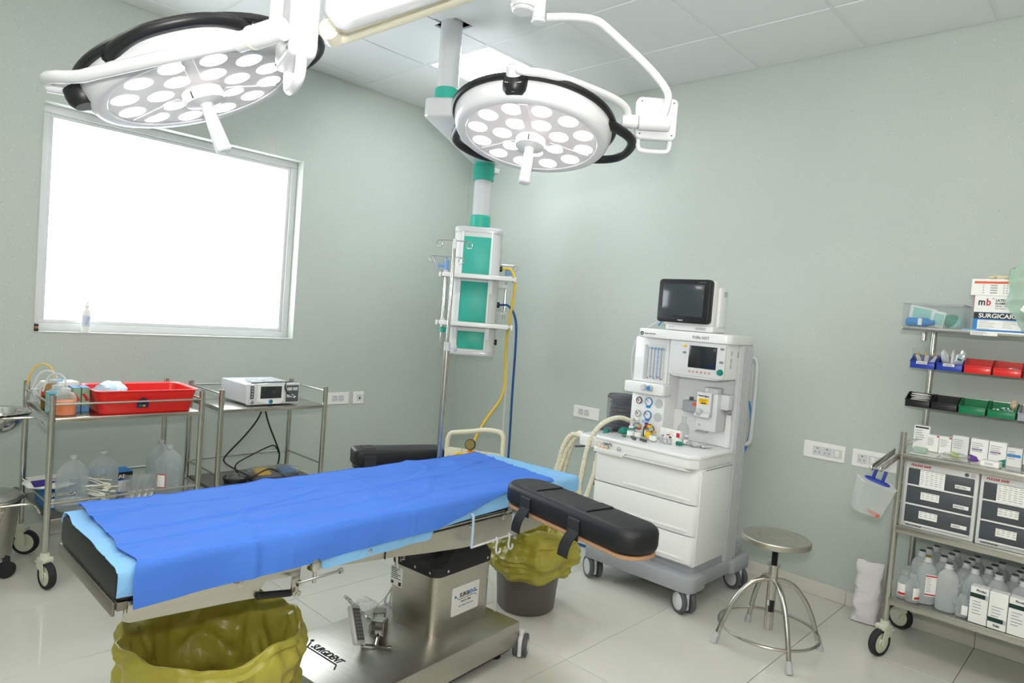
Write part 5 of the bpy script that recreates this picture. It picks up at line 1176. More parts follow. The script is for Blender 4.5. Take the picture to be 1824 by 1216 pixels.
# ---- medicine boxes on the work shelf
SH = .9555
med = (('tall white medicine box with barcode nearest the cart post', 3.655+.035, .068, .115, 'paper', None), ('small white medicine box with red corner, first of two', 3.742, .050, .080, 'paper', 'inkred'), ('small white medicine box with red corner, second of two', 3.796, .050, .082, 'paper', 'inkred'),
       ('grey-white medicine box with lime green corner', 3.858, .066, .098, 'offwhite', mat('lime', 'b4c92f', .5)), ('white medicine box with purple corner', 3.935, .068, .098, 'paper', 'purple'), ('white medicine box with teal corner', 4.006, .066, .098, 'paper', 'teal_d'),
       ('small white medicine box with blue band beside glass bottle', 4.070, .056, .085, 'offwhite', 'inkblue'))
for k, (lb, x, w, h, m, acc) in enumerate(med):
    y = -.20-.012*k if k else -.20
    t = carton('medicine_box', lb, 'box', (x, y, SH), (w, .045, h), m, 0, 'medicine boxes on the cart work shelf')
    p = MB(); lines(p, -w*.4, w*.25, h*.80, 5, h*.095, -.0232, .0030); p.build('box_print', 'inkgrey' if k > 0 else 'ink', t)
    if k == 0: MB().b2((-w*.42, -.0235, h*.90), (w*.42, -.0222, h*.965)).build('barcode', 'ink', t)
    if k in (1, 2): MB().b2((w*.30, -.0235, h*.90), (w*.48, -.0222, h*.99)).build('red_corner', acc, t)
    elif acc == 'inkblue': MB().b2((-w*.48, -.0235, h*.52), (w*.40, -.0222, h*.66)).build('blue_band', acc, t)
    elif acc: MB().prism([(-w*.49, 0), (w*.05, 0), (-w*.1, h*.16), (-w*.49, h*.24)] if k != 5 else [(w*.49, 0), (-w*.1, 0), (w*.1, h*.16), (w*.49, h*.28)], -.0235, -.0222, Matrix(((1, 0, 0, 0), (0, 0, 1, 0), (0, 1, 0, 0), (0, 0, 0, 1)))).build('colour_corner', acc, t)
    if k in (4, 5): text('box_lettering', 'CALDOB', .011, (-w*.42, -.0236, h*.47), F_S, 'purple', t, bold=.0003, sx=.9)
sm = carton('medicine_box', 'small white medicine box lying flat at the shelf front', 'box', (4.00, -.385, SH), (.07, .05, .024), 'paper', -.1); p = MB(); lines(p, -.018, .016, .014, 2, .005, -.0254, .0025); p.build('box_print', 'purple', sm)
sa = thing('moulded_dish', 'pale mint moulded dish on a paper sheet at shelf corner', 'dish', (3.735, -.37, SH))
MB().b2((-.05, -.05, 0), (.06, .05, .0015)).build('paper_sheet', 'paper', sa); MB().rbox((-.012, -.01, .016), (.06, .042, .028), .012, .008).build('dish_shell', glassy('mint_milky', 'cfe3d6', .7, .3), sa)
packet('clear blister tray with blue label lying between boxes', 'pack', 3.86, -.36, SH+.0165, (.05, .032, .013), (0, 0, 0), 'wrap', None, (('blue_label', 'inkblue', (.01, -.012, .010), (.02, .016, .002)), ('white_label', 'paper', (-.022, -.008, .010), (.03, .02, .002))), name='blister_tray')
gbt = thing('glass_bottle', 'clear glass medicine bottle with green cap and white label', 'bottle', (4.135, -.30, SH))
MB().lathe([(0, 0), (.028, 0), (.032, .004), (.032, .072), (.026, .088), (.017, .095), (.016, .105)], n=28).build('glass_body', 'clear', gbt)
MB().lathe([(.0325, .022), (.033, .023), (.033, .066), (.0325, .067)], n=28, cap=False, a0=PI, a1=2*PI).build('bottle_label', 'paper', gbt)
MB().lathe([(.0175, .100), (.018, .102), (.018, .106)], n=22).build('neck_seal', 'chrome', gbt); MB().lathe([(.0185, .106), (.019, .107), (.019, .121), (.017, .123), (0, .1235)], n=24).build('cap', mat('cap_green', '2a9a3a', .4), gbt)
tb2 = carton('medicine_box', 'tall white medicine box with dark green band at the shelf end', 'box', (4.222, -.30, SH), (.07, .07, .125), 'paper', 0)
MB().b2((-.035, -.0357, .085), (.035, -.0347, .100)).build('green_band', mat('dark_green_print', '10332f', .6), tb2); p = MB(); lines(p, -.02, .025, .075, 5, .010, -.0355, .003); p.build('box_print', 'inkgrey', tb2)
sc_ = thing('scissors', 'small steel scissors lying before the tall banded box', 'scissors', (4.17, -.395, SH))
MB().tube([(-.05, .01, .004), (.0, .0, .004), (.035, -.012, .004)], .003, 6).tube([(.035+.012*math.cos(k*.63), -.018+.010*math.sin(k*.63), .004) for k in range(10)], .0022, 6, closed=True).build('blade', 'chrome', sc_)
MB().tube([(-.05, -.008, .006), (.0, .0, .006), (.035, .014, .006)], .003, 6).tube([(.035+.012*math.cos(k*.63), .020+.010*math.sin(k*.63), .006) for k in range(10)], .0022, 6, closed=True).build('blade', 'chrome', sc_)
# ---- saline bottles and boxes on the lowest shelf
Z3 = .2795
def infusion(c, rz=0, label='', kind=0):
    t = thing('infusion_bottle', label, 'bottle', c, rz, 'infusion bottles on the lowest cart shelf')
    w, d, h = .084, .062, .19
    b = MB(); lay = []
    for z, k in ((0, .86), (.006, .98), (.02, 1), (.128, 1), (.148, .96), (.166, .80), (.180, .52), (.186, .36), (.194, .34)):
        lay.append([(x*(k if k > .6 else k*(1)), y*(k if k > .6 else min(1, k*1.25)), z) for x, y in rounded(w, d, .026, 5)])
    bm_ = bmesh.new(); V = [[bm_.verts.new(p) for p in l] for l in lay]; n = len(V[0])
    for A, B in zip(V, V[1:]):
        for k in range(n): bm_.faces.new((A[k], A[(k+1) % n], B[(k+1) % n], B[k]))
    bm_.faces.new(V[0][::-1]); bm_.faces.new(V[-1]); b._add(bm_)
    b.build('bottle_body', glassy('infusion_plastic', 'f4f7f7', .52, .2) if 'infusion_plastic' not in D.materials else D.materials['infusion_plastic'], t)
    lv = .15 if kind != 2 else .055
    MB().rbox((0, 0, lv/2+.004), (w-.006, d-.006, lv), .022, .004, 4).build('fluid', 'water', t)
    MB().lathe([(.0165, .188), (.0185, .190), (.0185, .194), (.0155, .196), (.0155, .210), (.013, .212)], n=20).build('cap', 'lampwhite', t)
    MB().lathe([(.0135, .211), (.0135, .216), (0, .2165)], n=18).build('cap_seal', 'dgrey' if kind != 1 else mat('gold_seal', 'a88a35', .4) if 'gold_seal' not in D.materials else D.materials['gold_seal'], t)
    return t
def label_panel(t, m, w=.05, h=.10, x=.0, y=-.0335):
    f = MB().b2((x-w/2, y-.001, .04), (x+w/2, y, .04+h)).build('bottle_label', 'paper', t)
    MB().b2((x-w/2, y-.0018, .04+h-.010), (x+w/2, y-.001, .04+h-.004)).b2((x-w/2, y-.0018, .045), (x+w/2, y-.001, .051)).build('label_stripe', m, f)
    p = MB(); lines(p, x-w*.4, x+w*.2, .04+h-.018, 8, .0085, y-.001, .003); p.build('label_print', 'inkgrey', f)
a = infusion((3.805, -.405, Z3), .5, 'infusion bottle with red striped label and gold seal, front row', 1); label_panel(a, 'inkred', .045, .10, .01)
b0 = infusion((3.893, -.425, Z3), .15, 'half-empty milky infusion bottle without label, front row', 2)
c0 = infusion((3.985, -.385, Z3), .1, 'infusion bottle with blue lettering behind the wrapped bottle', 0); label_panel(c0, 'inkblue', .06, .03, .0)
c0b = dup(c0, (4.072, -.385, Z3), .1, 'infusion bottle with blue lettering behind the banded cartons, second along')
c0c = dup(c0, (4.160, -.385, Z3), .05, 'infusion bottle with blue lettering behind the banded cartons, third along'); c0d = dup(c0, (4.25, -.385, Z3), .05, 'infusion bottle with blue lettering behind the banded cartons at picture edge')
plain = infusion((3.765, -.325, Z3), .3, 'clear infusion bottle with sealed tag behind the red labelled one', 0)
names_r = ['second row', 'third row', 'rearmost row']; cols = ['nearest the post', 'second from the post', 'third from the post', 'fourth from the post', 'fifth from the post', 'sixth from the post']
first_done = {(0, 0)}
for r in range(3):
    for c in range(6):
        if (r, c) == (0, 0): continue
        x = 3.765+.088*c+.012*r; y = -.325-.002*c+.075*r
        if y > -.12: y = -.145
        dup(plain, (x+random.uniform(-.006, .006), y, Z3), random.uniform(-.3, .3), 'clear infusion bottle in the %s, %s' % (names_r[r], cols[c]))
def small_bottle(c, rz, label, strip):
    t = thing('saline_bottle', label, 'bottle', c, rz, 'small saline bottles by the cart post')
    MB().lathe([(0, 0), (.026, 0), (.029, .004), (.029, .078), (.02, .096), (.012, .104), (.012, .112)], n=24).build('bottle_body', 'bottle', t)
    MB().lathe([(0, .003), (.0265, .004), (.0265, .06), (0, .061)], n=22).build('fluid', 'water', t)
    MB().lathe([(.014, .108), (.015, .110), (.015, .124), (.010, .128), (0, .1285)], n=18).build('cap', 'milky', t)
    MB().lathe([(.0295, .014), (.0298, .015), (.0298, .068), (.0295, .069)], n=24, cap=False, a0=PI+strip, a1=2*PI-strip).build('bottle_label', 'paper', t)
    MB().lathe([(.0300, .018), (.0302, .019), (.0302, .028), (.0300, .029)], n=20, cap=False, a0=PI+strip+.2, a1=2*PI-strip-.2).build('label_mark', 'inkred', t)
    return t
small_bottle((3.722, -.425, Z3), .5, 'small saline bottle with white and red label at cart post', .3); small_bottle((3.762, -.445, Z3), 1.1, 'small saline bottle with narrow red label, second from post', .8)
small_bottle((3.722, -.345, Z3), .2, 'small clear bottle with long neck behind the labelled small bottles', 1.2)
wrp = thing('wrapped_bottle', 'bottle in crumpled clear wrap beside the banded cartons', 'bottle', (3.958, -.448, Z3))
crumple(MB(), (0, 0, .077), (.033, .028, .075), .25, 3.1, 16).build('film', 'wrap', wrp); MB().lathe([(0, .004), (.024, .005), (.024, .06), (.018, .08), (.010, .10), (0, .101)], n=20).build('bottle_body', 'bottle', wrp); MB().b2((.004, -.031, .02), (.026, -.0285, .06)).build('bottle_label', 'paper', wrp)
DG = D.materials['dark_green_print']
for k in range(5):
    t = carton('infusion_carton', ['white carton with dark green band on top, beside the wrapped bottle', 'white carton with dark green band at the bottom, upside down, beside first', 'white carton with dark green band on top, third in the line', 'white carton with dark green band at bottom, fourth in the line', 'white carton with dark green band on top, last in the line'][k], 'box', (4.022+k*.069, -.455-.002*k, Z3), (.066, .05, .158), 'paper', -.04, 'dark green banded cartons on the lowest shelf')
    f = k % 2
    MB().b2((-.033, -.0262, .112 if not f else .030), (.022, -.0250, .130 if not f else .048)).build('green_band', DG, t)
    MB().b2((.023, -.0262, .110 if not f else .030), (.032, -.0254, .130 if not f else .048)).build('side_code', 'lgrey', t)
    p = MB(); lines(p, -.022, .020, .095, 5, .013, -.0254, .004); p.build('carton_print', 'inkgrey', t)
    text('carton_lettering', 'Pirolac' if not f else 'Kabi', .013, (-.012, -.0260, .140 if not f else .012), F_S, 'ink', t, bold=.0003)
# ---- hanging clear box and paper bag
hb = thing('clear_box', 'clear plastic box with blue handle hanging from the cart arm', 'box', (3.60, -.70, .70))
mb = MB(); Rt = Matrix.Rotation(.6, 3, 'Z')
lay = []
for z, w, d in ((0, .115, .075), (.004, .12, .08), (.13, .145, .10), (.138, .148, .103)): lay.append([(x, y, z) for x, y in rounded(w, d, .018, 4)])
bm_ = bmesh.new(); V = [[bm_.verts.new(p) for p in l] for l in lay]; n = len(V[0])
for A, B in zip(V, V[1:]):
    for k in range(n): bm_.faces.new((A[k], A[(k+1) % n], B[(k+1) % n], B[k]))
bm_.faces.new(V[0][::-1]); mb._add(bm_, Rt.to_4x4()); mb.build('box_body', 'bottle', hb)
MB().rbox((0, 0, .142), (.152, .107, .008), .02, .003, 4, rot=Rt).build('box_lid', 'bottle', hb)
MB().tube([(.05*math.cos(2*PI*k/20), .022*math.sin(2*PI*k/20), .150) for k in range(20)], .005, 8, closed=True).box((-.02, 0, .175), (.012, .02, .06), .003).box((.02, .0, .175), (.012, .02, .06), .003).build('handle', 'blue_p', hb)
hb.rotation_euler = (0, .24, 0)
for k in range(3): MB().lathe([(0, 0), (.008, .002), (.008, .012), (0, .014)], (.01+.02*k, -.01*k, .006), (.3, .8, .2), 12).build('orange_cap', D.materials['orange_label'], hb)
pb = thing('paper_bag', 'crumpled white paper bag standing on the floor beside the cart', 'bag', (3.50, -.135, 0), .12)
def bagf(s, t):
    a = s*2*PI; k = .52; w, d = .060, .055*(1-.75*t**3)
    x = w*math.copysign(abs(math.cos(a))**k, math.cos(a)); y = d*math.copysign(abs(math.sin(a))**k, math.sin(a))
    nz = .010*noise.noise(Vector((x*16, y*16, t*5)))+.006*noise.noise(Vector((x*40, y*40, t*14)))
    return Vector((x*(1+.06*t)+nz, y+nz*.8+.02*t*t, .305*t+(nz if t > .5 else 0)+.006))
MB().sheet(bagf, 56, 40).poly([(-.055, -.05, .006), (.055, -.05, .006), (.055, .05, .006), (-.055, .05, .006)]).build('bag_body', mat('white_paper_bag', 'e3e0e4', .7, var=.03, bump=.2, bscale=30), pb)
# ---------------------------------------------------------------- the two trolleys at the window wall
def trolley(nm, lb, x0, x1, y0, y1, zt, zl, ztop, rails, castors=True):
    t = thing(nm, lb, 'trolley', ((x0+x1)/2, (y0+y1)/2, 0))
    o = t.location
    def b(mb, name, m, parent=t, smooth=35):
        ob = mb.build(name, m, parent, smooth); ob.data.transform(Matrix.Translation(-o)); return ob
    for x in (x0, x1):
        for y in (y0, y1):
            p = b(MB().cyl((x, y, .16), (x, y, ztop), .0145, n=20, bev=.001), 'post', 'steel')
            b(MB().cyl((x, y, ztop-.055), (x, y, ztop), .0152, n=20, bev=.001), 'post_cap', 'steel', p)
            single_castor(b, x, y, -1.35 if (x == x1 and y == y0) else random.uniform(-1.6, -.6))
    for z in (zt, zl):
        s = b(MB().b2((x0+.01, y0+.012, z-.024), (x1+.012, y1-.012, z), .003), 'shelf', 'steel_d' if z == zl else 'steel')
    for z, sides in rails:
        for sd in sides:
            a, c = {'f': ((x1+.004, y0, z), (x1+.004, y1, z)), 'b': ((x0, y0, z), (x0, y1, z)), 'l': ((x0, y0, z), (x1, y0, z)), 'r': ((x0, y1, z), (x1, y1, z))}[sd]
            b(MB().cyl(a, c, .0055, n=10), 'rail', 'steel')
    return t, b
T1, t1b = trolley('instrument_trolley', 'stainless trolley below the window carrying the red tray and big water jugs', .235, .762, -3.195, -2.505, .808, .325, .918, ((.872, 'fblr'), (.40, 'fblr')))
T2, t2b = trolley('instrument_trolley', 'stainless trolley with the electrosurgical unit, beside the wall sockets', .262, .70, -2.372, -1.712, .800, .325, .912, ((.885, 'blr'), (.42, 'blr')))
# bowl rings on the end of the first trolley
for z, r, cx_, cy_ in ((.775, .145, .50, -3.375), (.36, .16, .47, -3.395)):
    t1b(MB().tube([(.70, -3.21, z-.02), (.70, -3.23, z+.02), (.66, -3.245, z+.022), (.66, -3.36, z+.022), (cx_+r*.98, cy_, z+.022)], .0055, 8, smooth=2), 'ring_arm', 'steel')
    t1b(MB().tube([(.30, -3.21, z-.02), (.30, -3.23, z+.02), (cx_-r*.5, -3.28, z+.022), (cx_-r*.4, cy_+r*.9, z+.022)], .0055, 8, smooth=2), 'ring_arm', 'steel')
    t1b(MB().tube([(cx_+r*math.cos(2*PI*k/40), cy_+r*math.sin(2*PI*k/40), z+.022) for k in range(40)], .0055, 8, closed=True), 'bowl_ring', 'steel')
bw = thing('steel_basin', 'wide stainless basin sitting in the upper ring of trolley end', 'basin', (.50, -3.375, .705))
MB().lathe([(0, .0), (.06, .002), (.10, .028), (.130, .07), (.140, .098), (.158, .104), (.160, .107), (.156, .108), (.138, .103), (.126, .072), (.097, .032), (.058, .006), (0, .004)], n=44).build('bowl', 'chrome', bw)
bk = thing('steel_bucket', 'stainless bucket with wire handle in the lower ring of trolley end', 'bucket', (.47, -3.395, .10))
MB().lathe([(0, 0), (.115, .0), (.122, .006), (.150, .255), (.153, .262), (.153, .285), (.160, .29), (.158, .294), (.150, .292), (.146, .26), (.118, .01), (0, .006)], n=44).build('pail', 'steel', bk)
MB().lathe([(.150, .288), (.155, .294), (.12, .305), (.04, .318), (0, .32)], n=40, cap=False).build('lid', 'steel', bk)
MB().box((.145, .05, .25), (.02, .03, .03), .004).tube([(.15, .06, .25), (.17, .03, .17), (.16, -.06, .11), (.12, -.12, .12)], .003, 6, smooth=2).build('wire_handle', 'steel', bk)
MB().lathe([(.03, -.012), (.04, -.012), (.04, .012), (.03, .012)], (.08, .09, -.06), (1, .3, 0), 24).box((.08, .09, -.025), (.02, .03, .06), .004).build('castor_wheel', 'rubber', bk)
# items on the upper shelf
S1 = .8085
def wash_bottle(lb, x, y, rz, r, h, m, fill, fm, tube_m, tip=None):
    t = thing('wash_bottle', lb, 'bottle', (x, y, S1), rz, 'bent-spout wash bottles on the trolley')
    MB().lathe([(0, 0), (r-.004, 0), (r, .005), (r, h*.62), (r*.92, h*.72), (r*.62, h*.82), (r*.40, h*.86), (r*.40, h*.90)], n=28).build('bottle_body', m, t)
    MB().lathe([(0, .003), (r-.0015, .005), (r-.0015, h*fill), (0, h*fill+.001)], n=26).build('fluid', fm, t)
    MB().lathe([(r*.46, h*.86), (r*.48, h*.87), (r*.48, h*.98), (r*.3, h), (.006, h*1.01), (.006, h*1.10), (0, h*1.11)], n=20).build('screw_cap', m if isinstance(m, str) else 'milky', t)
    tb_ = MB().tube([(0, 0, h*1.05), (-.002, 0, h*1.28), (-.02, 0, h*1.46), (-.055, 0, h*1.50), (-.09, 0, h*1.36), (-.105, 0, h*1.05), (-.115, 0, h*.78)], .0042, 8, smooth=3).build('spout', tube_m, t)
    if tip: MB().cyl((-.115, 0, h*.79), (-.118, 0, h*.62), .005, .003, n=10).build('spout_tip', tip, tb_)
    return t
OR = mat('orange_fluid', 'ef7a22', .3); CY = mat('cyan_fluid', '5fbcd6', .3); MI = glassy('milky_thin', 'f4f1ea', .22, .2); BRF = mat('brown_fluid', '3a2a16', .3); AM = glassy('amber_bottle', 'c9963a', .35, .2)
wash_bottle('wash bottle with orange liquid and red-tipped white spout at trolley corner', .690, -3.128, .70, .048, .132, MI, .52, OR, 'lampwhite', 'inkred')
wash_bottle('wash bottle with cyan liquid hidden behind the orange one', .594, -3.142, .82, .046, .135, MI, .75, CY, 'lampwhite')
wash_bottle('amber wash bottle with dark brown liquid and yellow spout', .498, -3.138, 1.0, .048, .150, AM, .5, BRF, 'cream')
D.objects['spout.002'].data.materials[0] = mat('yellow_spout', 'e6b94a', .4)
mp = thing('mask_pack', 'white box with purple emblem and loose mask ties at the trolley back', 'box', (.385, -3.085, S1), .1)
MB().b2((-.05, -.075, 0), (.05, .075, .125), .002).build('carton', 'paper', mp); MB().lathe([(.020, 0), (.020, .001), (0, .0012)], (.0505, -.02, .085), (1, 0, 0), 20).build('emblem', 'purple', mp)
MB().box((.0, -.02, .130), (.05, .06, .006), .002).build('blue_mask', 'sky_c', mp)
for k in range(3): MB().tube([(.0, -.03-.012*k, .128), (.02, -.10, .13-.01*k), (.05, -.12-.01*k, .08), (.08, -.10, .03), (.06+.02*k, -.085, .004), (.02, -.09+.01*k, .003)], .0022, 6, smooth=3).build('mask_tie', 'lampwhite', mp)
for k, y in enumerate((-3.063, -3.024)):
    t = thing('spray_carton', ['green and blue medicine carton next to the wash bottles', 'green and blue medicine carton touching the red tray'][k], 'box', (.575, y, S1), 0, 'green and blue cartons on the trolley')
    MB().b2((-.05, -.017, .028), (.05, .017, .118), .0008, 1).build('carton', mat('sage_green', '8fae8f', .6) if k == 0 else D.materials['sage_green'], t)
    MB().b2((-.05, -.017, 0), (.05, .017, .028), .0008, 1).build('blue_base', mat('slate_blue', '5b8bbb', .6) if k == 0 else D.materials['slate_blue'], t); MB().b2((-.05, -.017, .118), (.05, .017, .121)).build('blue_top', D.materials['slate_blue'], t)
    MB().box((.0503, -.004, .078), (.0012, .012, .030), 0, rot=(.6, 0, 0)).box((.0503, .005, .060), (.0012, .016, .012)).build('red_print', 'inkred', t)
tr = thing('red_tray', 'deep red plastic tray with house emblem on the trolley top shelf', 'tray', (.595, -2.765, S1))
def loft(mb, lay, cap0=True, cap1=False):
    b = bmesh.new(); V = [[b.verts.new(p) for p in l] for l in lay]; n = len(V[0])
    for A, B in zip(V, V[1:]):
        for k in range(n): b.faces.new((A[k], A[(k+1) % n], B[(k+1) % n], B[k]))
    if cap0: b.faces.new(V[0][::-1])
    if cap1: b.faces.new(V[-1])
    return mb._add(b)
def ring(w, d, r, z, n=5): return [(x, y, z) for x, y in rounded(w, d, r, n)]
mb = MB(); loft(mb, [ring(.27, .43, .035, 0), ring(.278, .438, .038, .004), ring(.315, .48, .04, .108), ring(.335, .50, .045, .112), ring(.338, .503, .046, .117), ring(.330, .496, .045, .119), ring(.308, .474, .04, .112), ring(.272, .432, .036, .006), ring(.262, .42, .03, .004)], True, True); mb.build('tray_shell', 'red', tr)
em = MB().prism([(-.028, .03), (.028, .03), (.028, .062), (.036, .062), (0, .085), (-.036, .062), (-.028, .062)], 0, .0012, Matrix.Translation((.150, -.035, 0)) @ Matrix.Rotation(.18, 4, 'Y') @ Matrix(((0, 0, 1, 0), (1, 0, 0, 0), (0, 1, 0, 0), (0, 0, 0, 1)))).build('house_emblem', mat('navy_print', '2b2350', .6), tr)
MB().box((.1572, -.035, .046), (.001, .044, .022), 0, rot=(0, .18, 0)).build('emblem_picture', 'paper', em); MB().box((.158, -.045, .040), (.001, .016, .009), 0, rot=(0, .18, 0)).build('emblem_green', 'green_p', em); MB().box((.158, -.028, .039), (.001, .012, .007), 0, rot=(0, .18, 0)).build('emblem_yellow', 'yellow', em)
packet('crumpled pale blue and white wrapped pack lying in the red tray', 'pack', .60, -2.915, S1+.095, (.07, .075, .045), (.3, .2, 0), mat('pale_wrap', 'bcd6ea', .4, var=.2, vscale=14), name='wrapped_pack')
# lower shelf: jugs, boxes, sticks
S2 = .3258
def jug(lb, x, y, lvl):
    t = thing('water_jug', lb, 'jug', (x, y, S2), random.uniform(0, 3), 'large clear jugs of water on the lower trolley shelf')
    R_ = .071
    MB().lathe([(0, .0), (R_*.8, 0), (R_*.95, .008), (R_, .022), (R_, .165), (R_*.95, .188), (R_*.75, .215), (R_*.42, .240), (R_*.22, .252), (R_*.20, .262)], n=40, cap=False).build('jug_body', glassy('jug_plastic', 'f0f4f5', .26, .2) if 'jug_plastic' not in D.materials else D.materials['jug_plastic'], t)
    MB().lathe([(0, .004), (R_*.9, .010), (R_-.003, .024), (R_-.003, min(lvl, .165)), (R_*.93-.003, max(lvl, .166)) if lvl > .166 else (R_*.99-.003, lvl+.0005), (0, lvl+.002)], n=36, cap=False).build('water_fill', 'water', t)
    MB().lathe([(.0145, .255), (.016, .258), (.016, .270), (.013, .274), (0, .2745)], n=18).build('cap', 'lgrey', t)
    g_ = MB()
    for k in range(9): g_.b2((R_-.001, .012, .06+k*.011), (R_+.0008, .012+(.014 if k % 4 == 0 else .008), .0612+k*.011))
    g_.build('level_marks', 'lgrey', t); return t
jug('tall clear water jug standing next to the trolley corner post', .655, -3.070, .175); jug('tall clear water jug behind the bundle of wrapped sticks', .605, -2.925, .185)
j3 = jug('clear water jug with red-edged label at far end of the shelf', .62, -2.605, .18)
lbm = MB().lathe([(.0716, .055), (.0718, .056), (.0718, .128), (.0716, .129)], n=14, cap=False, a0=-1.25, a1=-.55).build('paper_label', 'inkred', j3)
MB().lathe([(.0722, .060), (.0723, .061), (.0723, .123), (.0722, .124)], n=14, cap=False, a0=-1.2, a1=-.6).build('label_sheet', 'paper', lbm); j3.rotation_euler = (0, 0, 0)
jug('clear water jug mostly hidden behind the red-labelled one', .47, -2.60, .18)
lb1 = surgicare((.50, -3.07, S2), PI/2, 'blue and black glove box under the purple packet on lower shelf', None, (.20, .22, .085))
lb2 = surgicare((.43, -2.845, S2), PI/2, 'blue and black glove box behind the water jugs on lower shelf', None, (.20, .12, .12))
pk = thing('drape_packet', 'white packet with upside-down purple lettering on top of the glove box', 'packet', (.49, -3.12, S2+.0865), .1)
crumple(MB(), (0, 0, .022), (.125, .12, .020), .12, 6.3, 14).build('packet_body', 'paper', pk)
MB().box((.072, 0, .040), (.055, .215, .002), 0, rot=(0, .32, 0)).build('purple_band', mat('purple_band', '3b2a86', .5), pk)
text('packet_lettering', 'moreon', .042, (.056, .095, .0478), frame3((0, -1, 0), (1, 0, -.33)), 'paper', pk, bold=.0008)
gs = 'wrapped spatula sticks bundled before the jugs'
rs = random.Random(5)
for k in range(11):
    t = thing('wrapped_stick', ['cream', 'white', 'off-white', 'bent cream', 'curled white', 'short cream', 'long white', 'tilted cream', 'crossed white', 'flat cream', 'low-lying cream'][k]+' wrapped spatula stick in the bundle between the two jugs', 'stick', (.70+rs.uniform(-.012, .012), -2.985+rs.uniform(-.02, .03), S2+.05+.010*k), 0, gs)
    a = rs.uniform(.5, 1.25); tl = rs.uniform(-.45, .1); MB().box((0, .02, 0), (.014, .125, .003), .001, 1, rot=(tl, rs.uniform(-.3, .3), -PI/2+a*1.3)).box((.03*math.cos(a*1.3-PI/2), .05, -.02), (.016, .028, .005), .002, 1, rot=(tl, .2, -PI/2+a)).build('paper_sleeve', 'paper' if k % 2 else 'cream', t)
for k in range(8):
    t = thing('suture_pack', 'clear sleeve holding a white-ended pack, %s in the leaning row on lower shelf' % ['first', 'second', 'third', 'fourth', 'fifth', 'sixth', 'seventh', 'eighth'][k], 'pack', (.60+.012*(k % 2), -2.80+.0155*k, S2+.061), 0, 'clear sleeves leaning on the lower trolley shelf')
    MB().box((0, 0, 0), (.085, .003, .125), .001, 1, rot=(-.38, 0, .5)).build('clear_sleeve', 'wrap', t); MB().box((.02, -.002, -.035), (.022, .005, .045), .001, 1, rot=(-.38, 0, .5)).build('paper_end', 'paper' if k % 2 else 'lgrey', t)
# electrosurgical unit
es = thing('electrosurgical_unit', 'white electrosurgical generator with touch screen on the trolley near the sockets', 'machine', (.50, -2.042, .8005))
MB().b2((-.20, -.165, .012), (.15, .165, .128), .006).build('case', 'lgrey', es)
MB().b2((.148, -.168, .008), (.168, .168, .134), .008).build('front_panel', 'lampwhite', es)
def front(mb, name, m, p=es): return mb.build(name, m, p)
sf = front(MB().prism([(-.105, .03), (-.03, .012), (.03, .012), (.06, .03), (.06, .128), (-.105, .128)], .168, .171, Matrix(((0, 0, 1, 0), (1, 0, 0, 0), (0, 1, 0, 0), (0, 0, 0, 1)))), 'screen_frame', 'white')
front(MB().b2((.170, -.088, .045), (.1725, .045, .118), .001), 'screen', 'screen', sf)
front(MB().lathe([(.013, 0), (.013, .001), (0, .0012)], (.1715, -.022, .026), (1, 0, 0), 20), 'logo_badge', 'inkblue', sf); front(MB().lathe([(.013, 0), (.013, .0016), (0, .0018)], (.1715, -.022, .026), (1, 0, 0), 16, a0=0, a1=PI, cap=False), 'logo_leaf', 'green_p', sf)
front(MB().b2((.168, .075, .02), (.1705, .158, .122), .001), 'socket_panel', 'dgrey')
for y0, y1, z0 in ((.080, .112, .09), (.118, .150, .09), (.080, .125, .048)): 
    q = front(MB().b2((.170, y0, z0), (.173, y1, z0+.018), .001), 'socket', 'lampwhite')
    for k in range(3): MB().box((.1735, y0+.007+.009*k, z0+.009), (.001, .003, .003)).build('socket_hole', 'ink', q)
front(MB().b2((.168, -.150, .045), (.1705, -.128, .122), .001), 'key_strip', 'dgrey')
for k in range(4): front(MB().box((.171, -.139, .058+k*.017), (.001, .008, .006)), 'key', 'lgrey')
front(MB().lathe([(.011, 0), (.012, .003), (.008, .005), (0, .0052)], (.168, -.138, .026), (1, 0, 0), 18), 'power_button', 'steel')
for k, y in enumerate((-.07, .03)):
    MB().box((.05+.02*k, y, .137), (.12, .075, .012), .003, 2, rot=(0, 0, .2*k-.05)).build('electrode_pack', 'milky', es)
MB().tube([(.12, -.12, .134), (.15, -.14, .137), (.165, -.10, .139), (.15, -.02, .141), (.155, .06, .141), (.14, .13, .138), (.11, .15, .135), (.12, .09, .134), (.165, .075, .138), (.177, .06, .11), (.178, .075, .075), (.178, .12, .055)], .0032, 8, smooth=3).build('lead', 'black', es)
MB().box((.177, .128, .05), (.008, .018, .010), .002, 1, rot=(.6, 0, 0)).build('lead_plug', 'lampwhite', es)
cd = thing('power_cable', 'black cables hanging from the electrosurgical unit to the shelf below', 'cable', (.50, -2.05, S2))
CDp = lambda *p: [(x-.50, y+2.05, z-S2) for x, y, z in p]
MB().tube(CDp((.57, -2.06, .774), (.56, -2.08, .70), (.50, -2.14, .58), (.45, -2.22, .47), (.45, -2.235, .43), (.50, -2.16, .38), (.56, -2.10, .345)), .0052, 8, smooth=3).build('cable', 'black', cd)
MB().tube(CDp((.575, -2.05, .774), (.57, -2.02, .68), (.50, -1.93, .55), (.42, -1.85, .45), (.40, -1.84, .40), (.42, -1.86, .36)), .0052, 8, smooth=3).build('cable', 'black', cd)
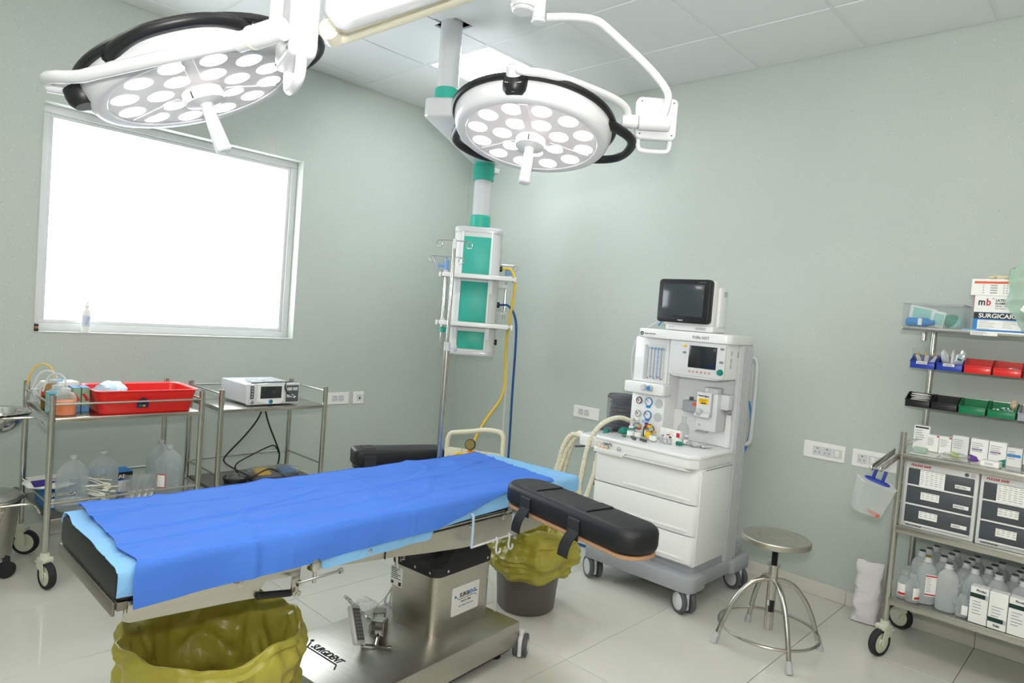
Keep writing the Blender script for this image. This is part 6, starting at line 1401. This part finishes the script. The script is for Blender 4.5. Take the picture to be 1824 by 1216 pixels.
MB().tube(CDp((.41, -1.85, .44), (.45, -1.90, .51), (.50, -1.98, .51), (.50, -2.10, .46), (.50, -2.19, .42), (.55, -2.18, .37), (.59, -2.12, .345), (.62, -2.05, .40), (.62, -1.99, .40), (.64, -1.92, .345)), .0045, 8, smooth=3).build('cable', 'black', cd)
cp = thing('coiled_cable', 'coil of black cable in clear wrap on the lower shelf of trolley', 'cable', (.56, -2.20, S2))
for k in range(3): MB().tube([((.055+.006*k)*math.cos(2*PI*q/24), (.06+.004*k)*math.sin(2*PI*q/24), .008+.011*k) for q in range(24)], .005, 8, closed=True).build('coil', 'black', cp)
crumple(MB(), (0, 0, .028), (.055, .055, .022), .4, 1.4).build('film', 'wrap', cp)
ft = thing('foot_pedal', 'wrapped foot switch with yellow and blue pedals on the lower trolley shelf', 'foot switch', (.545, -1.955, S2), -.12)
MB().rbox((0, 0, .018), (.17, .30, .034), .05, .010, 6).build('pedal_base', 'dgrey', ft)
MB().box((.02, -.075, .045), (.10, .085, .022), .006, 2, rot=(0, .12, 0)).build('yellow_pedal', 'yellow', ft); MB().box((.02, .075, .045), (.10, .085, .022), .006, 2, rot=(0, .12, 0)).build('blue_pedal', mat('pedal_blue', '3b78b8', .4), ft)
crumple(MB(), (0, 0, .038), (.105, .165, .030), .22, 7.7, 16).build('film', 'wrap', ft)
# things at the window
sn = thing('pump_bottle', 'small white pump bottle on the window sill', 'bottle', (-.035, -2.872, WZ0+.0042))
MB().lathe([(0, 0), (.021, 0), (.023, .004), (.023, .118), (.018, .132), (.010, .138), (.010, .146)], n=24).build('bottle_body', 'paper', sn)
MB().lathe([(.0235, .035), (.0237, .036), (.0237, .098), (.0235, .099)], n=20, cap=False, a0=-1.2, a1=.8).build('bottle_label', mat('label_lilac', 'd3d8ea', .6), sn)
MB().lathe([(.0125, .142), (.0125, .158), (.005, .160), (.005, .170), (0, .1705)], n=16).box((.008, 0, .172), (.03, .012, .008), .003).build('pump', 'paper', sn)
p = MB()
for k in range(4): p.box((.0235, -.004+.003*k, .052+.011*k), (.002, .016, .003))
p.build('label_print', 'inkblue', sn)
bx_ = thing('small_box', 'small dark and copper box at the window sill corner', 'box', (-.03, WY0+.014, WZ0+.0042))
MB().b2((-.03, -.006, 0), (.03, .012, .016), .001).b2((-.03, -.006, .028), (.03, .012, .04), .001).build('dark_band', 'black', bx_); MB().b2((-.029, -.005, .016), (.029, .011, .028)).build('copper_band', mat('copper', 'b9835a', .4, .5), bx_)
# ---------------------------------------------------------------- yellow-lined bins
def bag_bin(lb, x, y, r, h, drop, seed, flare=.06, dr=0, lip=.045):
    t = thing('waste_bin', lb, 'bin', (x, y, 0), dr, 'bins with yellow liner bags')
    rb = r*.82
    MB().lathe([(0, .004), (rb*.94, 0), (rb, .012), (r*.985, h-.02), (r*1.03, h-.012), (r*1.03, h), (r*.97, h), (r*.965, h-.01), (rb*.97, .02), (0, .018)], n=56).build('bin_body', 'bin', t)
    N = noise.noise
    def rad(z): return rb+(r-rb)*z/h
    def liner(s, q):
        a = s*2*PI; c, sn_ = math.cos(a), math.sin(a)
        # q 0 = hem outside, .45 = rim, 1 = bottom inside
        wob = N(Vector((c*1.9, sn_*1.9, seed))); wob2 = N(Vector((c*4.5, sn_*4.5, seed+q*3)))
        if q < .42:
            f = q/.42; z = h-drop*(1-f)*(1+.10*wob)+.035*f*(1+wob)
            rr_ = rad(min(h, z))+.016+flare*math.sin(PI*min(1, f*.95+.03))*(.75+.7*wob)+.018*wob2
            fold = .010*math.sin(f*15+3*wob+a)-.024*abs(N(Vector((c*.9+sn_*.4, sn_*.9, f*7+seed+9))))-.014*abs(N(Vector((c*2.2, sn_*2.2-c, f*8+seed))))+.016
            rr_ += fold
        elif q < .58:
            f = (q-.42)/.16; z = h+.035*(1+wob)+.02*math.sin(PI*f)
            rr_ = r*1.02+.016+(flare*.28)*(1-f)-lip*f+.014*wob2
        else:
            f = (q-.58)/.42; z = h+.035*(1+wob)-f*(h*.92)
            rr_ = (r*1.02+.006-lip-.05*f)-.03*f*abs(wob2)-.055*abs(N(Vector((c*2.2, sn_*2.2, seed+f*3))))*math.sin(PI*min(1, f*1.3))
            if f > .97: rr_ *= .3
        j = .006*N(Vector((c*9, sn_*9, q*14+seed)))
        rr_ += j
        return Vector((rr_*c, rr_*sn_, max(.03, z+.012*wob2)))
    MB().sheet(liner, 150, 90).build('liner_bag', 'bag', t, 50)
    return t
bag_bin('large bin with billowing yellow liner under the foot end of operating table', 2.497, -3.135, .236, .40, .34, 2.0, .012, lip=.02)
bag_bin('brown-grey bin with yellow liner behind the table column', 2.285, -1.46, .176, .37, .185, 7.3, .06)
# ---------------------------------------------------------------- stool
so = thing('stool', 'round stainless steel swivel stool with four curved legs by the back wall', 'stool', (3.278, -.859, 0), math.radians(0))
MB().lathe([(0, .506), (.12, .506), (.146, .498), (.150, .494), (.1535, .498), (.1535, .518), (.150, .5225), (.135, .5225), (.130, .520), (.118, .520), (.113, .5225), (.098, .5225), (.093, .520), (.080, .520), (.075, .5225), (.06, .5225), (.055, .520), (.042, .520), (.037, .5225), (0, .523)], n=64).build('seat', 'steel_b', so)
sr = MB(); prof = [(.0, .37)]
for k in range(24): prof += [(.0145, .372+k*.0055), (.0125, .3748+k*.0055)]
sr.lathe(prof+[(0, .506)], n=18).build('screw_shaft', 'black', so)
MB().lathe([(.0165, .085), (.0205, .083), (.0205, .385), (.030, .387), (.030, .393), (.0165, .394)], n=28).build('column', 'steel', so)
MB().lathe([(.0209, .17), (.0211, .171), (.0211, .225), (.0209, .226)], n=12, cap=False, a0=-1.6, a1=-.3).build('black_sticker', 'black', so)
text('sticker_lettering', '099', .016, (.004, -.0214, .20), frame3((0, 0, 1), (-1, 0, 0)), 'paper', so)
for q in range(4):
    a = math.atan2((-.177, -.185, .177, .184)[q], (.173, -.189, .191, -.177)[q]); c, s_ = math.cos(a), math.sin(a)
    P = [(.018, .318), (.05, .318), (.10, .300), (.155, .24), (.195, .165), (.222, .09), (.245, .022)]
    lg = MB().tube([(r_*c, r_*s_, z) for r_, z in P], .0115, 14, smooth=2).build('leg', 'steel', so)
    MB().tube([(.236*c, .236*s_, .050), (.252*c, .252*s_, .001)], .0155, 14, rf=lambda t: .0135+.003*t).build('rubber_foot', 'lgrey', lg)
MB().tube([(.222*math.cos(2*PI*k/60), .222*math.sin(2*PI*k/60), .088) for k in range(60)], .0072, 10, closed=True).build('foot_ring', 'steel', so)
# ---------------------------------------------------------------- wall sockets
def socket_plate(lb, c, face, w, h, gang):
    t = thing('wall_socket', lb, 'socket', c, 0 if face == 'S' else PI/2)
    MB().rbox((0, -.004, 0), (w, .008, h), .006, .003, 4, 'Y').build('cover_plate', 'paper', t)
    for x, kind in gang:
        f = MB().rbox((x, -.009, 0), (h*.52, .004, h*.52), .003, .001, 3, 'Y').build('module', 'lampwhite', t)
        if kind == 'o':
            for dx, dz, rr_ in ((0, .014, .0035), (-.011, -.008, .0028), (.011, -.008, .0028)): MB().lathe([(rr_, 0), (rr_, .0012), (0, .0013)], (x+dx, -.011, dz), (0, -1, 0), 12).build('pin_hole', 'ink', f)
        elif kind == 'd': MB().b2((x-.006, -.0125, -.012), (x+.006, -.0105, .004), .001).build('jack', 'ink', f)
        else: MB().box((x, -.012, 0), (.02, .004, .034), .002, 2, rot=(.1, 0, 0)).build('rocker_switch', 'paper', f)
    return t
socket_plate('double wall socket beside the anesthesia machine bellows', (1.487, 0, .778), 'S', .235, .088, ((-.048, 'o'), (.006, 'o')))
socket_plate('double wall socket between anesthesia machine and medicine cart', (3.175, 0, .822), 'S', .225, .095, ((-.035, 'o'), (.018, 'o'), (.072, 's')))
socket_plate('wall socket behind the clear hanging box', (3.437, 0, .822), 'S', .225, .095, ((-.06, 'o'), (-.005, 's'), (.045, 's')))
socket_plate('double wall socket on the window wall by the trolley', (0, -1.175, .718), 'E', .188, .09, ((-.03, 'o'), (.025, 'o')))
socket_plate('small data socket on the window wall', (0, -.996, .718), 'E', .098, .095, ((0.01, 'd'),))
# ---------------------------------------------------------------- cream suction frame with regulator behind the table
sf = thing('suction_stand', 'cream tubular stand with orange regulator behind the head of the operating table', 'stand', (1.235, -.88, 0), math.radians(25))
for s in (-1, 1):
    MB().tube([(s*.205, 0, .03), (s*.20, 0, .62+.03*s)], .016, 12).build('upright', 'cream', sf)
    MB().tube([(s*.205, -.14, .018), (s*.205, .14, .018)], .016, 12).build('foot', 'cream', sf)
MB().tube([(-.20, 0, .58), (-.185, 0, .625), (-.14, 0, .635), (-.03, 0, .655), (.05, 0, .675), (.12, 0, .68), (.185, 0, .675), (.20, 0, .63)], .016, 12, smooth=1).build('top_bar', 'cream', sf)
MB().box((0, 0, .50), (.41, .03, .06), .006).build('cross_plate', 'cream', sf)
for s in (-.08, .10): MB().tube([(s, -.016, .50), (s, -.035, .51), (s, -.04, .54)], .006, 8).build('plate_hook', 'cream', sf)
rg = thing('regulator', 'orange gas regulator with black gauge on the cream stand', 'regulator', (1.262, -.937, .505), math.radians(25))
MB().lathe([(.0, -.03), (.03, -.028), (.034, -.02), (.034, .02), (.028, .028), (0, .03)], (0, 0, 0), (1, 0, 0), 24).build('body', 'orange', rg)
MB().lathe([(.018, 0), (.02, .004), (.02, .03), (.015, .034), (0, .035)], (.03, -.005, -.005), (1, -.3, -.1), 20).build('outlet', 'black', rg)
gz = MB().lathe([(.033, -.012), (.036, -.009), (.036, .010), (.032, .014)], (-.005, -.01, .075), (.2, -1, .2), 26).build('gauge', 'black', rg); MB().lathe([(.031, .0145), (0, .015)], (-.005, -.01, .075), (.2, -1, .2), 22, cap=False).build('gauge_dial', mat('gold_dial', '8a7a3a', .5), gz)
MB().cyl((-.002, 0, .03), (-.003, 0, .06), .008, n=12).build('gauge_stem', 'orange', rg)
MB().tube([(-.025, 0, -.005), (-.08, -.01, .01), (-.12, -.02, -.01), (-.135, -.02, -.07)], .0085, 10, smooth=2).build('outlet_hose', 'yellow', rg)
